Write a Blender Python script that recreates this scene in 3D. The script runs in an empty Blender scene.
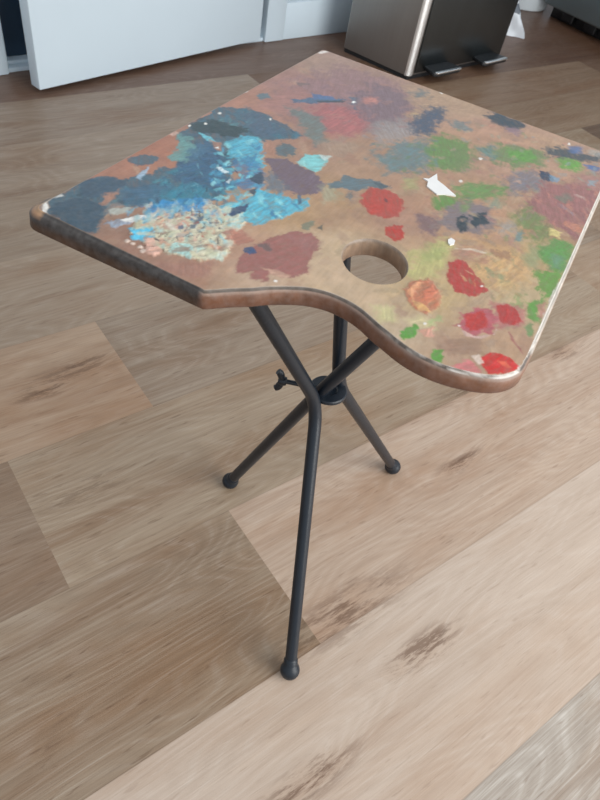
import bpy, bmesh, math, random
import numpy as np
from mathutils import Vector, Matrix
from mathutils.geometry import delaunay_2d_cdt

random.seed(4)
scene = bpy.context.scene
COL = scene.collection
def R(d): return math.radians(d)

# ------------------------------------------------------------------ materials
def srgb(c):
    return tuple((x/255/12.92 if x/255 <= .04045 else ((x/255+.055)/1.055)**2.4) for x in c)

class NT:
    """small helper to wire node trees"""
    def __init__(s, name):
        s.m = bpy.data.materials.new(name); s.m.use_nodes = True
        s.t = s.m.node_tree; s.b = s.t.nodes['Principled BSDF']
    def n(s, kind, **kw):
        x = s.t.nodes.new('ShaderNode'+kind)
        for k, v in kw.items(): setattr(x, k, v)
        return x
    def l(s, a, b): s.t.links.new(a, b)
    def val(s, sock, v):
        if isinstance(v, (int, float, tuple, list)): sock.default_value = v
        else: s.l(v, sock)
    def math(s, op, a, b=0.0, clamp=False):
        x = s.n('Math', operation=op, use_clamp=clamp); s.val(x.inputs[0], a); s.val(x.inputs[1], b); return x.outputs[0]
    def vmath(s, op, a, b=(0, 0, 0)):
        x = s.n('VectorMath', operation=op); s.val(x.inputs[0], a); s.val(x.inputs[1], b)
        return x.outputs['Value'] if op in ('LENGTH', 'DOT_PRODUCT', 'DISTANCE') else x.outputs[0]
    def mix(s, f, a, b, mode='MIX'):
        x = s.n('Mix', data_type='RGBA', blend_type=mode)
        s.val(x.inputs[0], f); s.val(x.inputs[6], a if not isinstance(a, tuple) else (*a[:3], 1)); s.val(x.inputs[7], b if not isinstance(b, tuple) else (*b[:3], 1))
        return x.outputs[2]
    def rng(s, v, a, b, c, d, smooth=False):
        x = s.n('MapRange'); 
        if smooth: x.interpolation_type = 'SMOOTHSTEP'
        s.val(x.inputs[0], v)
        for i, q in enumerate((a, b, c, d)): x.inputs[i+1].default_value = q
        return x.outputs[0]
    def noise(s, vec, scale, detail=4, rough=.55, dist=0):
        x = s.n('TexNoise'); s.l(vec, x.inputs['Vector'])
        x.inputs['Scale'].default_value = scale; x.inputs['Detail'].default_value = detail
        x.inputs['Roughness'].default_value = rough; x.inputs['Distortion'].default_value = dist
        return x.outputs['Fac']
    def attr(s, name): return s.n('Attribute', attribute_name=name).outputs['Color']
    def bump(s, h, strength, dist):
        x = s.n('Bump'); s.l(h, x.inputs['Height']); x.inputs['Strength'].default_value = strength; x.inputs['Distance'].default_value = dist
        s.l(x.outputs[0], s.b.inputs['Normal'])

def simple(name, col, rough=.5, metal=0, spec=.5, var=.06, vscale=30, bump=0, coat=0):
    k = NT(name); tc = k.n('TexCoord').outputs['Object']
    f = k.noise(tc, vscale, 5)
    c = srgb(col)
    k.l(k.mix(k.rng(f, .3, .7, 0, 1), tuple(x*(1-var) for x in c), tuple(min(1, x*(1+var)) for x in c)), k.b.inputs['Base Color'])
    k.l(k.rng(f, .3, .7, rough*.92, min(1, rough*1.08)), k.b.inputs['Roughness'])
    k.b.inputs['Metallic'].default_value = metal
    k.b.inputs['Specular IOR Level'].default_value = spec
    k.b.inputs['Coat Weight'].default_value = coat
    if bump: k.bump(k.noise(tc, vscale*8, 3), bump, .001)
    return k.m

M = {}
M['metal_black'] = simple('black_enamelled_steel', (22, 30, 39), .36, 0, .45, .10, 40, .15)
M['rubber'] = simple('black_rubber_ball', (27, 34, 42), .42, 0, .4, .08, 60)
M['white_paint'] = simple('white_door_paint', (207, 222, 231), .45, 0, .4, .015, 6)
M['trim_paint'] = simple('white_trim_paint', (204, 219, 228), .5, 0, .4, .02, 9)
M['wall_paint'] = simple('wall_paint', (206, 211, 214), .7, 0, .3, .02, 5)
M['dark_door'] = simple('dark_storm_door', (44, 66, 86), .35, 0, .5, .08, 4)
M['black_plastic'] = simple('black_plastic', (30, 31, 33), .4, 0, .5, .08, 30)
M['white_plastic'] = simple('white_plastic', (214, 222, 226), .4, 0, .5, .02, 10)
M['bag'] = simple('white_bag_film', (222, 228, 234), .35, 0, .5, .04, 20)
M['bag_print'] = simple('grey_bag_print', (104, 112, 122), .5, 0, .4, .05, 20)
M['flake'] = simple('white_paint_chip', (232, 230, 226), .6, 0, .3, .03, 90)
M['hinge'] = simple('hinge_steel', (150, 152, 150), .35, .9, .5, .05, 40)

def brushed(name, col, rough, axis):
    k = NT(name); tc = k.n('TexCoord').outputs['Object']
    sc = (4, 4, 500) if axis == 'h' else (500, 500, 4)
    v = k.vmath('MULTIPLY', tc, sc); f = k.noise(v, 1, 3)
    f2 = k.noise(tc, 3, 3)
    c = srgb(col)
    base = k.mix(f, tuple(x*.85 for x in c), tuple(min(1, x*1.12) for x in c))
    k.l(k.mix(k.rng(f2, .3, .7, 0, .35), base, tuple(x*.8 for x in c)), k.b.inputs['Base Color'])
    k.l(k.rng(f, .3, .7, rough*.85, rough*1.15), k.b.inputs['Roughness'])
    k.b.inputs['Metallic'].default_value = 1
    k.b.inputs['Anisotropic'].default_value = .5
    return k.m
M['steel_front'] = brushed('brushed_steel_dark_reflection', (104, 110, 112), .36, 'v')  # bin steel toned down: the dark room's reflection is put into its colour
M['steel_side'] = brushed('brushed_steel_side', (166, 162, 158), .38, 'v')
M['steel_app'] = brushed('appliance_steel', (150, 166, 172), .5, 'h')
M['chrome'] = simple('polished_steel', (248, 252, 255), .30, 1, .5, .02, 20)

def painted(name, gloss):
    """board whose colours are the paint on it, held per vertex"""
    k = NT(name); tc = k.n('TexCoord').outputs['Object']
    col = k.attr('Paint')
    g = k.noise(k.vmath('MULTIPLY', tc, (220, 1400, 300)), 1, 3)
    f = k.noise(tc, 260, 4)
    c = k.mix(k.rng(g, .3, .7, 0, .16), col, k.mix(1.0, col, (.72, .70, .68), 'MULTIPLY'))
    c = k.mix(k.rng(f, .35, .75, 0, .10), c, k.mix(.5, c, (.9, .9, .88)))
    k.l(c, k.b.inputs['Base Color'])
    k.l(k.rng(f, .3, .7, gloss-.06, gloss+.1), k.b.inputs['Roughness'])
    k.b.inputs['Specular IOR Level'].default_value = .5
    h = k.math('ADD', k.math('MULTIPLY', g, .25), k.math('MULTIPLY', k.noise(tc, 500, 4), 1.0))
    k.bump(h, .25, .0006)
    return k.m
M['paint'] = painted('oil_paint_on_board', .42)
M['edge'] = painted('worn_wood_edge', .40)

# ------------------------------------------------------------------ objects
def link(o): COL.objects.link(o); return o
def empty(name, loc, rz=0):
    o = link(bpy.data.objects.new(name, None)); o.location = loc; o.rotation_euler = (0, 0, rz)
    o.empty_display_size = .05
    return o
def tag(o, label=None, cat=None, group=None, kind=None):
    for k, v in (('label', label), ('category', cat), ('group', group), ('kind', kind)):
        if v: o[k] = v
    return o
def world_of(o):
    m = Matrix.LocRotScale(o.location, o.rotation_euler, o.scale)
    return world_of(o.parent) @ m if o.parent else m
def obj(name, bm, mat, parent=None, smooth=True, origin=None, label=None):
    """link bm (given in world coordinates) as one mesh object, its origin at `origin`"""
    me = bpy.data.meshes.new(name)
    o = link(bpy.data.objects.new(name, me))
    pm = world_of(parent) if parent else Matrix()
    if origin is None:
        lo = [min(v.co[i] for v in bm.verts) for i in range(3)]; hi = [max(v.co[i] for v in bm.verts) for i in range(3)]
        origin = ((lo[0]+hi[0])/2, (lo[1]+hi[1])/2, lo[2])
    local = pm.inverted() @ Vector(origin)
    bm.transform(Matrix.Translation(-local) @ pm.inverted())
    bm.normal_update(); bm.to_mesh(me); bm.free()
    o.location = local; o.parent = parent
    for m in (mat if isinstance(mat, (list, tuple)) else [mat]): me.materials.append(m)
    if smooth:
        for p in me.polygons: p.use_smooth = True
        try: me.set_sharp_from_angle(angle=R(38))
        except Exception: pass
    if label: o['label'] = label
    return o

def add_box(bm, lo, hi, bevel=0, seg=2, mtx=None):
    b = bmesh.new(); bmesh.ops.create_cube(b, size=1)
    s = [hi[i]-lo[i] for i in range(3)]; c = [(hi[i]+lo[i])/2 for i in range(3)]
    bmesh.ops.scale(b, vec=s, verts=b.verts); bmesh.ops.translate(b, vec=c, verts=b.verts)
    if bevel: bmesh.ops.bevel(b, geom=b.edges[:], offset=bevel, segments=seg, profile=.5, affect='EDGES')
    if mtx: b.transform(mtx)
    merge(bm, b); return bm
def merge(bm, b):
    me = bpy.data.meshes.new('tmp'); b.to_mesh(me); b.free(); bm.from_mesh(me); bpy.data.meshes.remove(me)
def add_prism(bm, pts, z0, z1, bevel=0, seg=3, vertical_only=False):
    b = bmesh.new()
    lo = [b.verts.new((x, y, z0)) for x, y in pts]; hi = [b.verts.new((x, y, z1)) for x, y in pts]
    n = len(pts)
    b.faces.new(lo[::-1]); b.faces.new(hi)
    for i in range(n): b.faces.new((lo[i], lo[(i+1) % n], hi[(i+1) % n], hi[i]))
    bmesh.ops.recalc_face_normals(b, faces=b.faces)
    if bevel:
        e = [x for x in b.edges if (not vertical_only) or abs(x.verts[0].co.z-x.verts[1].co.z) > 1e-6]
        bmesh.ops.bevel(b, geom=e, offset=bevel, segments=seg, profile=.5, affect='EDGES')
    merge(bm, b); return bm
def smooth_path(pts, n=10):
    """Catmull-Rom through pts"""
    P = [Vector(p) for p in pts]; P = [P[0]*2-P[1]]+P+[P[-1]*2-P[-2]]; out = []
    for i in range(1, len(P)-2):
        for j in range(n):
            t = j/n; a, b, c, d = P[i-1:i+3]
            out.append(.5*((2*b)+(c-a)*t+(2*a-5*b+4*c-d)*t*t+(3*b-a-3*c+d)*t**3))
    return out+[P[-2]]
def add_tube(bm, path, r, seg=20, cap=True):
    path = [Vector(p) for p in path]; rings = []
    ref = Vector((.3, .2, 1)).normalized() if abs((path[1]-path[0]).normalized().z) < .9 else Vector((1, 0, 0))
    for i, p in enumerate(path):
        t = (path[min(i+1, len(path)-1)]-path[max(i-1, 0)]).normalized()
        a = (ref - t*ref.dot(t)).normalized(); b = t.cross(a); ref = a
        rr = r[i] if isinstance(r, (list, tuple)) else r
        rings.append([bm.verts.new(p+(a*math.cos(k*2*math.pi/seg)+b*math.sin(k*2*math.pi/seg))*rr) for k in range(seg)])
    for A, B in zip(rings, rings[1:]):
        for k in range(seg): bm.faces.new((A[k], A[(k+1) % seg], B[(k+1) % seg], B[k]))
    if cap: bm.faces.new(rings[0][::-1]); bm.faces.new(rings[-1])
    return bm
def add_lathe(bm, prof, c, seg=40, axis=(0, 0, 1)):
    """revolve (radius, height) pairs about axis through c"""
    q = Vector((0, 0, 1)).rotation_difference(Vector(axis)).to_matrix(); c = Vector(c); rings = []
    for r, z in prof:
        if r < 1e-6: rings.append([bm.verts.new(c+q@Vector((0, 0, z)))])
        else: rings.append([bm.verts.new(c+q@Vector((r*math.cos(k*2*math.pi/seg), r*math.sin(k*2*math.pi/seg), z))) for k in range(seg)])
    for A, B in zip(rings, rings[1:]):
        for k in range(seg):
            k2 = (k+1) % seg
            if len(A) == 1 and len(B) == 1: continue
            if len(A) == 1: bm.faces.new((A[0], B[k2], B[k]))
            elif len(B) == 1: bm.faces.new((A[k], A[k2], B[0]))
            else: bm.faces.new((A[k], A[k2], B[k2], B[k]))
    bmesh.ops.recalc_face_normals(bm, faces=bm.faces)
    return bm

# ------------------------------------------------------------------ value noise (numpy)
def vnoise(x, y, seed):
    rs = np.random.RandomState(seed); G = rs.rand(256, 256)
    xi = np.floor(x).astype(int); yi = np.floor(y).astype(int); fx = x-xi; fy = y-yi
    fx = fx*fx*(3-2*fx); fy = fy*fy*(3-2*fy)
    a = G[xi % 256, yi % 256]; b = G[(xi+1) % 256, yi % 256]; c = G[xi % 256, (yi+1) % 256]; d = G[(xi+1) % 256, (yi+1) % 256]
    return (a*(1-fx)+b*fx)*(1-fy)+(c*(1-fx)+d*fx)*fy
def fbm(x, y, seed, oct=4):
    s = 0; a = .5; t = 0
    for o in range(oct):
        s = s+a*vnoise(x*2**o+17.3*o, y*2**o+9.1*o, seed+o); t += a; a *= .55
    return s/t

# ================================================================== SETTING
# --- floor of oak-look planks: boards run along X, 0.22 m wide
PW = .22; Y0 = .8338
def row_y(k):                                    # upper seam of row k
    return Y0-k*PW if k >= -1 else Y0+PW+(-1-k)*.2035
random.seed(11)
TONES = [(166, 143, 122), (150, 128, 108), (174, 150, 129), (142, 121, 104), (160, 136, 114), (170, 148, 130)]
# per row: joints along X, and for the boards between them colour, grain contrast, limed (whitened) grain
ROWS = {
 4: ([-1.0, 1.4], [((172, 156, 143), .8, .9), ((170, 161, 153), 1, 1), ((180, 163, 148), .7, .6)]),
 3: ([-.75, 1.35], [((160, 142, 125), .6, .3), ((188, 171, 158), .45, .4), ((184, 160, 138), .5, .4)]),
 2: ([-.93, .297, 1.52], [((152, 131, 112), .9, .25), ((151, 133, 115), 1, .35), ((182, 161, 145), .75, .35), ((170, 147, 126), .7, .3)]),
 1: ([-1.15, .071, 1.29], [((150, 130, 112), .8, .2), ((143, 124, 107), .9, .2), ((158, 140, 121), .9, .3), ((160, 139, 119), .7, .3)]),
 0: ([-.93, .292, 1.51], [((160, 138, 116), .8, .3), ((170, 146, 125), .8, .2), ((148, 131, 115), .9, .3), ((154, 133, 114), .8, .3)]),
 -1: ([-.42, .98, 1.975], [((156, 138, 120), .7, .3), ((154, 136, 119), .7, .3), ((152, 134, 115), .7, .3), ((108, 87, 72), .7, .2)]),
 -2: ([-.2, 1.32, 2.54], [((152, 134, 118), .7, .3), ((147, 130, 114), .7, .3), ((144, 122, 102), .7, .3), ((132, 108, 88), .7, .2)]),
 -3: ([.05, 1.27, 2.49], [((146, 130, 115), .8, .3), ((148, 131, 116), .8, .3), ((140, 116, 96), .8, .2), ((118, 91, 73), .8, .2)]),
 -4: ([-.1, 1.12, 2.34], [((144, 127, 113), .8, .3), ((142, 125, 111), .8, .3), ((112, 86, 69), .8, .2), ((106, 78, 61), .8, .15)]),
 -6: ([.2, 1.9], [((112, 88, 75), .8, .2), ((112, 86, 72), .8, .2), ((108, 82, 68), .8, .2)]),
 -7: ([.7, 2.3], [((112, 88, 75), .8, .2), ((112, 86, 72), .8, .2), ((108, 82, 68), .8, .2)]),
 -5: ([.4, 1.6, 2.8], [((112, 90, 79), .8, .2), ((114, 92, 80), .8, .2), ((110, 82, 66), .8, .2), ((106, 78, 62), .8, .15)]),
}
fb = bmesh.new()
cl = fb.loops.layers.float_color.new('Tone'); ol = fb.loops.layers.float_color.new('Offset'); gl = fb.loops.layers.float_color.new('Board')
for k in range(-9, 16):
    if k in ROWS: js, ts = ROWS[k]
    else:
        j0 = random.uniform(-1.2, 0); js = [j0+1.22*i for i in range(4)]; ts = [(random.choice(TONES), .8, .3) for _ in range(5)]
    xs = [-3.0]+[j for j in js if -3 < j < 4.2]+[4.2]
    y1 = row_y(k); y0 = row_y(k+1)
    if y0 > 2.9: continue
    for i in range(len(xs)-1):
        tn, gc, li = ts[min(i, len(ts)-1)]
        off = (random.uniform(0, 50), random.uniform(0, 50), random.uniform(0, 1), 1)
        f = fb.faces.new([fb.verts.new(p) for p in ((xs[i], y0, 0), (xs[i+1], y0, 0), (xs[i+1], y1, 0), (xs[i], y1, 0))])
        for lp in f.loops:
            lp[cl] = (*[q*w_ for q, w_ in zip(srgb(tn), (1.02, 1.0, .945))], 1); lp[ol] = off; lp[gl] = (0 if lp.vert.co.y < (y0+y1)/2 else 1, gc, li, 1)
k = NT('oak_plank_floor')
tc = k.n('TexCoord').outputs['Object']; tone = k.attr('Tone'); off = k.attr('Offset')
pos = k.vmath('ADD', tc, off)
bd = k.n('SeparateColor'); k.l(k.attr('Board'), bd.inputs[0]); acr, gcon, lime = bd.outputs[0], bd.outputs[1], bd.outputs[2]
# knots: (x, y, half length along the board, darkness)
KNOTS = [(.235, .745, .028, .8), (.165, .715, .03, .7), (.200, .735, .055, .5), (.405, .10, .040, .85), (.345, .19, .07, .6), (.666, .288, .035, .7), (.80, .40, .05, .6), (.20, .062, .04, .8), (1.05, .38, .04, .6), (.15, .52, .05, .4)]
kn = None
for (kx, ky, ks, kd_) in KNOTS:
    d = k.vmath('MULTIPLY', k.vmath('SUBTRACT', tc, (kx, ky, 0)), (1/(ks*1.5), 1/(ks*.42), 0))
    q = k.rng(k.vmath('LENGTH', d), 0, 1.7, kd_, 0, True)
    kn = q if kn is None else k.math('MAXIMUM', kn, q)
sep = k.n('SeparateXYZ'); k.l(pos, sep.inputs[0])
low = k.noise(k.vmath('MULTIPLY', pos, (1.1, 5, 1)), 1, 2)
yy = k.math('ADD', k.math('ADD', sep.outputs[1], k.math('MULTIPLY', kn, .018)), k.math('MULTIPLY', low, .035))
comb = k.n('CombineXYZ'); k.l(sep.outputs[0], comb.inputs[0]); k.l(yy, comb.inputs[1])
gp = comb.outputs[0]
band = k.noise(k.vmath('MULTIPLY', gp, (1.8, 30, 1)), 1, 5, .62)
fine = k.noise(k.vmath('MULTIPLY', gp, (7, 380, 1)), 1, 4, .7)
pore = k.noise(k.vmath('MULTIPLY', gp, (24, 700, 1)), 1, 2, .5)
tick = k.noise(k.vmath('MULTIPLY', gp, (26, 190, 1)), 1, 2, .5)
blot = k.noise(k.vmath('MULTIPLY', pos, (3.0, 11, 1)), 1, 5, .62)
cloud = k.noise(k.vmath('MULTIPLY', pos, (7, 14, 1)), 1, 5, .65)
ringn = k.noise(k.vmath('MULTIPLY', gp, (1.5, 7.5, 1)), 1, 2, .45)
ring = k.math('SINE', k.math('MULTIPLY', ringn, 190.0))
def g(v): return k.math('MULTIPLY', v, gcon)
dark = lambda f: k.mix(1, tone, f, 'MULTIPLY')
c = k.mix(g(k.rng(band, .42, .70, 0, .75)), tone, dark((.74, .67, .61)))
c = k.mix(k.rng(band, .24, .44, .5, 0), c, dark((1.14, 1.14, 1.12)))
c = k.mix(g(k.rng(blot, .48, .70, 0, .9)), c, dark((.76, .60, .47)))
c = k.mix(g(k.rng(k.noise(k.vmath('MULTIPLY', pos, (1.7, 22, 1)), 1, 4, .6), .55, .72, 0, .8)), c, dark((.66, .52, .42)))
c = k.mix(k.rng(cloud, .54, .76, 0, .40), c, dark((1.12, 1.14, 1.16)))
c = k.mix(g(k.rng(ring, .2, 1, 0, .22)), c, k.mix(1, c, (.70, .66, .63), 'MULTIPLY'))
c = k.mix(g(k.rng(fine, .45, .68, 0, .55)), c, k.mix(1, c, (.68, .63, .59), 'MULTIPLY'))
limed = k.math('MULTIPLY', lime, k.math('ADD', k.rng(fine, .32, .44, .42, 0), k.math('MULTIPLY', k.rng(ring, -.5, -1, 0, .6), k.rng(fine, .35, .6, 1, .2))), True)
c = k.mix(limed, c, k.mix(.55, k.mix(1, c, (1.25, 1.27, 1.28), 'MULTIPLY'), (.56, .52, .47)))
c = k.mix(g(k.rng(pore, .60, .72, 0, .45)), c, k.mix(1, c, (.55, .50, .47), 'MULTIPLY'))
c = k.mix(g(k.rng(tick, .64, .71, 0, .62)), c, k.mix(1, c, (.58, .50, .45), 'MULTIPLY'))
knn = k.math('MULTIPLY', kn, k.rng(k.noise(k.vmath('MULTIPLY', pos, (14, 90, 1)), 1, 5, .75), .44, .56, .0, 1))
c = k.mix(k.rng(knn, .05, .6, 0, .8), c, k.mix(1, c, (.36, .28, .23), 'MULTIPLY'))
c = k.mix(k.rng(kn, .1, .8, 0, .28), c, k.mix(1, c, (.80, .68, .57), 'MULTIPLY'))
edge = k.math('MINIMUM', acr, k.math('SUBTRACT', 1.0, acr))
c = k.mix(k.rng(edge, .001, .006, .4, 0), c, k.mix(1, c, (.55, .5, .46), 'MULTIPLY'))
k.l(c, k.b.inputs['Base Color'])
k.l(k.rng(fine, .3, .7, .34, .48), k.b.inputs['Roughness'])
k.b.inputs['Specular IOR Level'].default_value = .45
k.bump(k.math('SUBTRACT', fine, k.math('MULTIPLY', pore, .6)), .2, .0010)
M['floor'] = k.m
tag(obj('floor', fb, M['floor'], smooth=False, origin=(0, 0, 0)), kind='structure')

# --- the far wall with its doorway; it runs a few degrees off the boards
WA = math.atan2(1.889-1.812, 1.659-.456); WO = Vector((.456, 1.812, 0))
WM = Matrix.Translation(WO) @ Matrix.Rotation(WA, 4, 'Z')          # x along the wall, y into it, z up
def wbox(bm, x0, x1, y0, y1, z0, z1, bev=0): return add_box(bm, (x0, y0, z0), (x1, y1, z1), bev, 2, WM)
b = bmesh.new(); wbox(b, .93, 1.90, .03, .15, 0, 2.5); wbox(b, -2.2, -.06, .03, .15, 0, 2.5); wbox(b, -.06, .93, .03, .15, 2.09, 2.5)
tag(obj('wall_back', b, M['wall_paint'], smooth=False), kind='structure')
b = bmesh.new(); wbox(b, 1.78, 1.90, .15, .72, 0, 2.5); wbox(b, 1.78, 4.0, .60, .72, 0, 2.5)
tag(obj('wall_alcove', b, M['wall_paint'], smooth=False), kind='structure')
b = bmesh.new(); wbox(b, .93, 1.90, .004, .03, 0, .11, .003)
tag(obj('baseboard_back', b, M['trim_paint']), kind='structure')
# door casing: left jamb, right jamb, head
b = bmesh.new(); wbox(b, -.10, .026, 0, .16, 0, 2.09, .004); tag(obj('trim_1', b, M['trim_paint']), kind='structure')
b = bmesh.new(); wbox(b, .858, .935, 0, .16, 0, 2.09, .004); tag(obj('trim_2', b, M['trim_paint']), kind='structure')
b = bmesh.new(); wbox(b, .026, .858, 0, .16, 2.02, 2.09, .004); tag(obj('trim_3', b, M['trim_paint']), kind='structure')
# threshold: a low white sill with a raised rear lip
b = bmesh.new(); wbox(b, .026, .858, .010, .16, 0, .012, .003); wbox(b, .026, .858, .028, .16, .012, .022, .003)
tag(obj('trim_4', b, M['trim_paint']), kind='structure')
# door stop strip behind the leaf and the dark outer door seen through the gap
b = bmesh.new(); wbox(b, .026, .038, .034, .052, .0222, 2.02, .003); tag(obj('trim_5', b, M['trim_paint']), kind='structure')
b = bmesh.new(); wbox(b, .026, .858, .053, .093, .0224, 2.02, .002)
tag(obj('door_2', b, M['dark_door']), kind='structure')

# --- the white door leaf standing ajar
hx = Vector((1.287, 1.858)); ex = Vector((.511, 1.676)); dv = (ex-hx); dl = dv.length; da = math.atan2(dv.y, dv.x)
DM = Matrix.Translation((hx.x, hx.y, 0)) @ Matrix.Rotation(da, 4, 'Z')     # x from hinge to free edge; -y = far side
b = bmesh.new(); add_box(b, (0, -.038, .014), (dl, 0, 2.01), .003, 2, DM)
door = tag(obj('door_1', b, M['white_paint'], origin=(hx.x, hx.y, .014)), kind='structure')
for z in (.22, 1.0, 1.8):
    b = bmesh.new(); add_lathe(b, [(0, 0), (.006, 0), (.007, .003), (.007, .087), (.006, .09), (0, .09)], DM @ Vector((-.006, .006, z)), 16)
    obj('hinge', b, M['hinge'], door)
b = bmesh.new(); kp = DM @ Vector((dl-.06, 0, 1.0)); kd = DM.to_3x3() @ Vector((0, 1, 0))
add_lathe(b, [(0, 0), (.032, 0), (.032, .006), (.012, .010), (.012, .035), (.026, .045), (.029, .060), (.022, .072), (0, .075)], kp, 32, kd)
obj('door_knob', b, M['hinge'], door)

# ================================================================== STEP BIN
bx = [(1.616, 1.498), (2.120, 1.548), (2.155, 1.795), (1.546, 1.750)]      # front-left, front-right, back-right, back-left
def grow(pts, d):
    c = Vector((sum(p[0] for p in pts)/len(pts), sum(p[1] for p in pts)/len(pts)))
    return [tuple(Vector(p)+(Vector(p)-c).normalized()*d) for p in pts]
bin_root = empty('step_bin', (1.87, 1.65, 0), math.atan2(.052, .505))
tag(bin_root, 'tall brushed steel double step bin with two black foot pedals by the wall', 'trash can')
F = (Vector(bx[1])-Vector(bx[0])).normalized(); N = Vector((F.y, -F.x))       # along the front, and out of it
def fp(s, o): p = Vector(bx[0])+F*s+N*o; return (p.x, p.y)
FL = (Vector(bx[1])-Vector(bx[0])).length
b = bmesh.new(); add_prism(b, grow(bx, -.006), 0.0, .014, .004, 2, True); obj('base', b, M['black_plastic'], bin_root)
b = bmesh.new(); add_prism(b, bx, .014, .64, .010, 4, True); obj('body', b, M['steel_side'], bin_root)
b = bmesh.new(); add_prism(b, [fp(.030, 0), fp(.030, .006), fp(FL-.016, .006), fp(FL-.016, 0)], .020, .635, .002, 2)
obj('front_panel', b, M['steel_front'], bin_root)
LD = (Vector(bx[3])-Vector(bx[0])).normalized()
arcp = []
for i in range(9):                                # rounded bright corner, turning from the front to the side
    a = i/8; q = Vector(bx[0])+F*.015*(1-a)**1.4+LD*.007*a**1.4+(N*.007*math.cos(a*math.pi/2)-F*.006*math.sin(a*math.pi/2))
    arcp.append((q.x, q.y))
arcp.append(fp(.008, -.009)); arcp.append(fp(.017, -.004))
b = bmesh.new(); add_prism(b, arcp, .015, .638)
obj('corner_strip', b, M['chrome'], bin_root, label='bright polished corner strip')
for s0 in (.060, .320):
    b = bmesh.new()
    add_prism(b, [fp(s0+.012, .002), fp(s0, .055), fp(s0+.012, .064), fp(s0+.128, .064), fp(s0+.140, .055), fp(s0+.128, .002)],   .024, .038, .004, 3)
    pd = obj('pedal', b, M['black_plastic'], bin_root, label='black foot pedal with a bright steel lip')
    b = bmesh.new(); add_prism(b, [fp(s0+.006, .056), fp(s0+.010, .066), fp(s0+.130, .066), fp(s0+.134, .056)], .034, .040, .0015, 2)
    obj('pedal_lip', b, M['chrome'], pd)
for s0, s1 in ((.0, .50),):
    b = bmesh.new(); add_prism(b, grow(bx, .004), .64, .672, .008, 3); obj('lid', b, M['steel_front'], bin_root)

# ================================================================== WHITE BAG BESIDE THE BIN
b = bmesh.new(); nu, nv = 28, 14; rows = []
base = [Vector((2.35, 1.76)), Vector((2.425, 1.690)), Vector((2.47, 1.745)), Vector((2.40, 1.80))]
for j in range(nv+1):
    h = j/nv; ring = []
    for i in range(nu):
        t = i/nu*4; a = int(t) % 4; p = base[a].lerp(base[(a+1) % 4], t-int(t))
        c = Vector((2.405, 1.75)); top = Vector((2.365, 1.775))
        q = c.lerp(top, h)+(p-c)*((1-h)**.75*.97+.06)
        w = .004*math.sin(i*.9+j*.55)+.0025*math.sin(i*2.2-j*.8)
        q += (q-c.lerp(top, h)).normalized()*w*(1-h*.5)
        ring.append(b.verts.new((q.x, q.y, .001+.155*h+.004*math.sin(i*1.7)*h)))
    rows.append(ring)
for A, B in zip(rows, rows[1:]):
    for i in range(nu): b.faces.new((A[i], A[(i+1) % nu], B[(i+1) % nu], B[i]))
b.faces.new(rows[0][::-1]); b.faces.new(rows[-1])
bagf = [f for f in b.faces]
for f in bagf:
    cc = f.calc_center_median()
    f.material_index = 1 if (.075 < cc.z < .115 and cc.y < 1.752 and 2.37 < cc.x < 2.45) else 0
bag = obj('plastic_bag', b, [M['bag'], M['bag_print']])
tag(bag, 'crumpled white plastic bag with grey print on the floor beside the step bin', 'bag')

# ================================================================== WHITE ROUND TUB
tub = empty('waste_tub', (2.80, 2.045, 0))
tag(tub, 'round white plastic tub at the back wall between step bin and steel appliance', 'tub')
b = bmesh.new(); add_lathe(b, [(0, 0), (.113, 0), (.118, .004), (.121, .018), (.145, .36), (.141, .36), (.115, .02), (0, .016)], (2.80, 2.045, .0), 56)
obj('tub_body', b, M['white_plastic'], tub)
b = bmesh.new(); add_lathe(b, [(.141, .352), (.152, .352), (.155, .358), (.152, .366), (.141, .366), (.139, .359), (.141, .352)], (2.80, 2.045, 0), 56)
obj('rim', b, M['white_plastic'], tub)

# ================================================================== STEEL APPLIANCE, right
app = empty('kitchen_appliance', (3.10, 1.50, 0))
tag(app, 'dark stainless steel kitchen appliance on a black kick plate at right', 'appliance')
b = bmesh.new(); add_box(b, (2.79, 1.13, .075), (3.40, 1.885, .86), .004); obj('cabinet', b, M['steel_app'], app)
b = bmesh.new(); add_box(b, (2.752, 1.135, .052), (2.789, 1.882, .84), .006, 3); pnl = obj('door', b, M['steel_app'], app)
b = bmesh.new()
add_tube(b, smooth_path([(2.752, 1.20, .76), (2.705, 1.20, .76), (2.70, 1.25, .76), (2.70, 1.72, .76), (2.705, 1.78, .76), (2.752, 1.78, .76)], 6), .009, 14)
obj('door_handle', b, M['chrome'], pnl)
b = bmesh.new(); add_box(b, (2.822, 1.135, 0), (3.38, 1.878, .075), .002); kp_ = obj('kick_plate', b, M['black_plastic'], app)
for yv in (1.30, 1.48, 1.66, 1.78):
    b = bmesh.new(); add_box(b, (2.800, yv-.03, .008), (2.822, yv+.03, .052), .006, 3); obj('foot_cover', b, M['black_plastic'], app)

# ================================================================== THE PALETTE TABLE
YAW = R(206.288); TC = Vector((.341, .316, 0)); ZT = .539; TH = .0128
root = empty('palette_table', TC, YAW)
tag(root, 'small side table made of a paint-smeared artist palette on black tripod legs', 'table')
RM = world_of(root)
HU, HV = .22*1.785/2, .22*1.368/2                 # half sizes of the board: its corner (0,0) is the far one
def lw(u, v, z): return RM @ Vector((u-HU, v-HV, z))   # board coordinates (metres) to world

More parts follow.
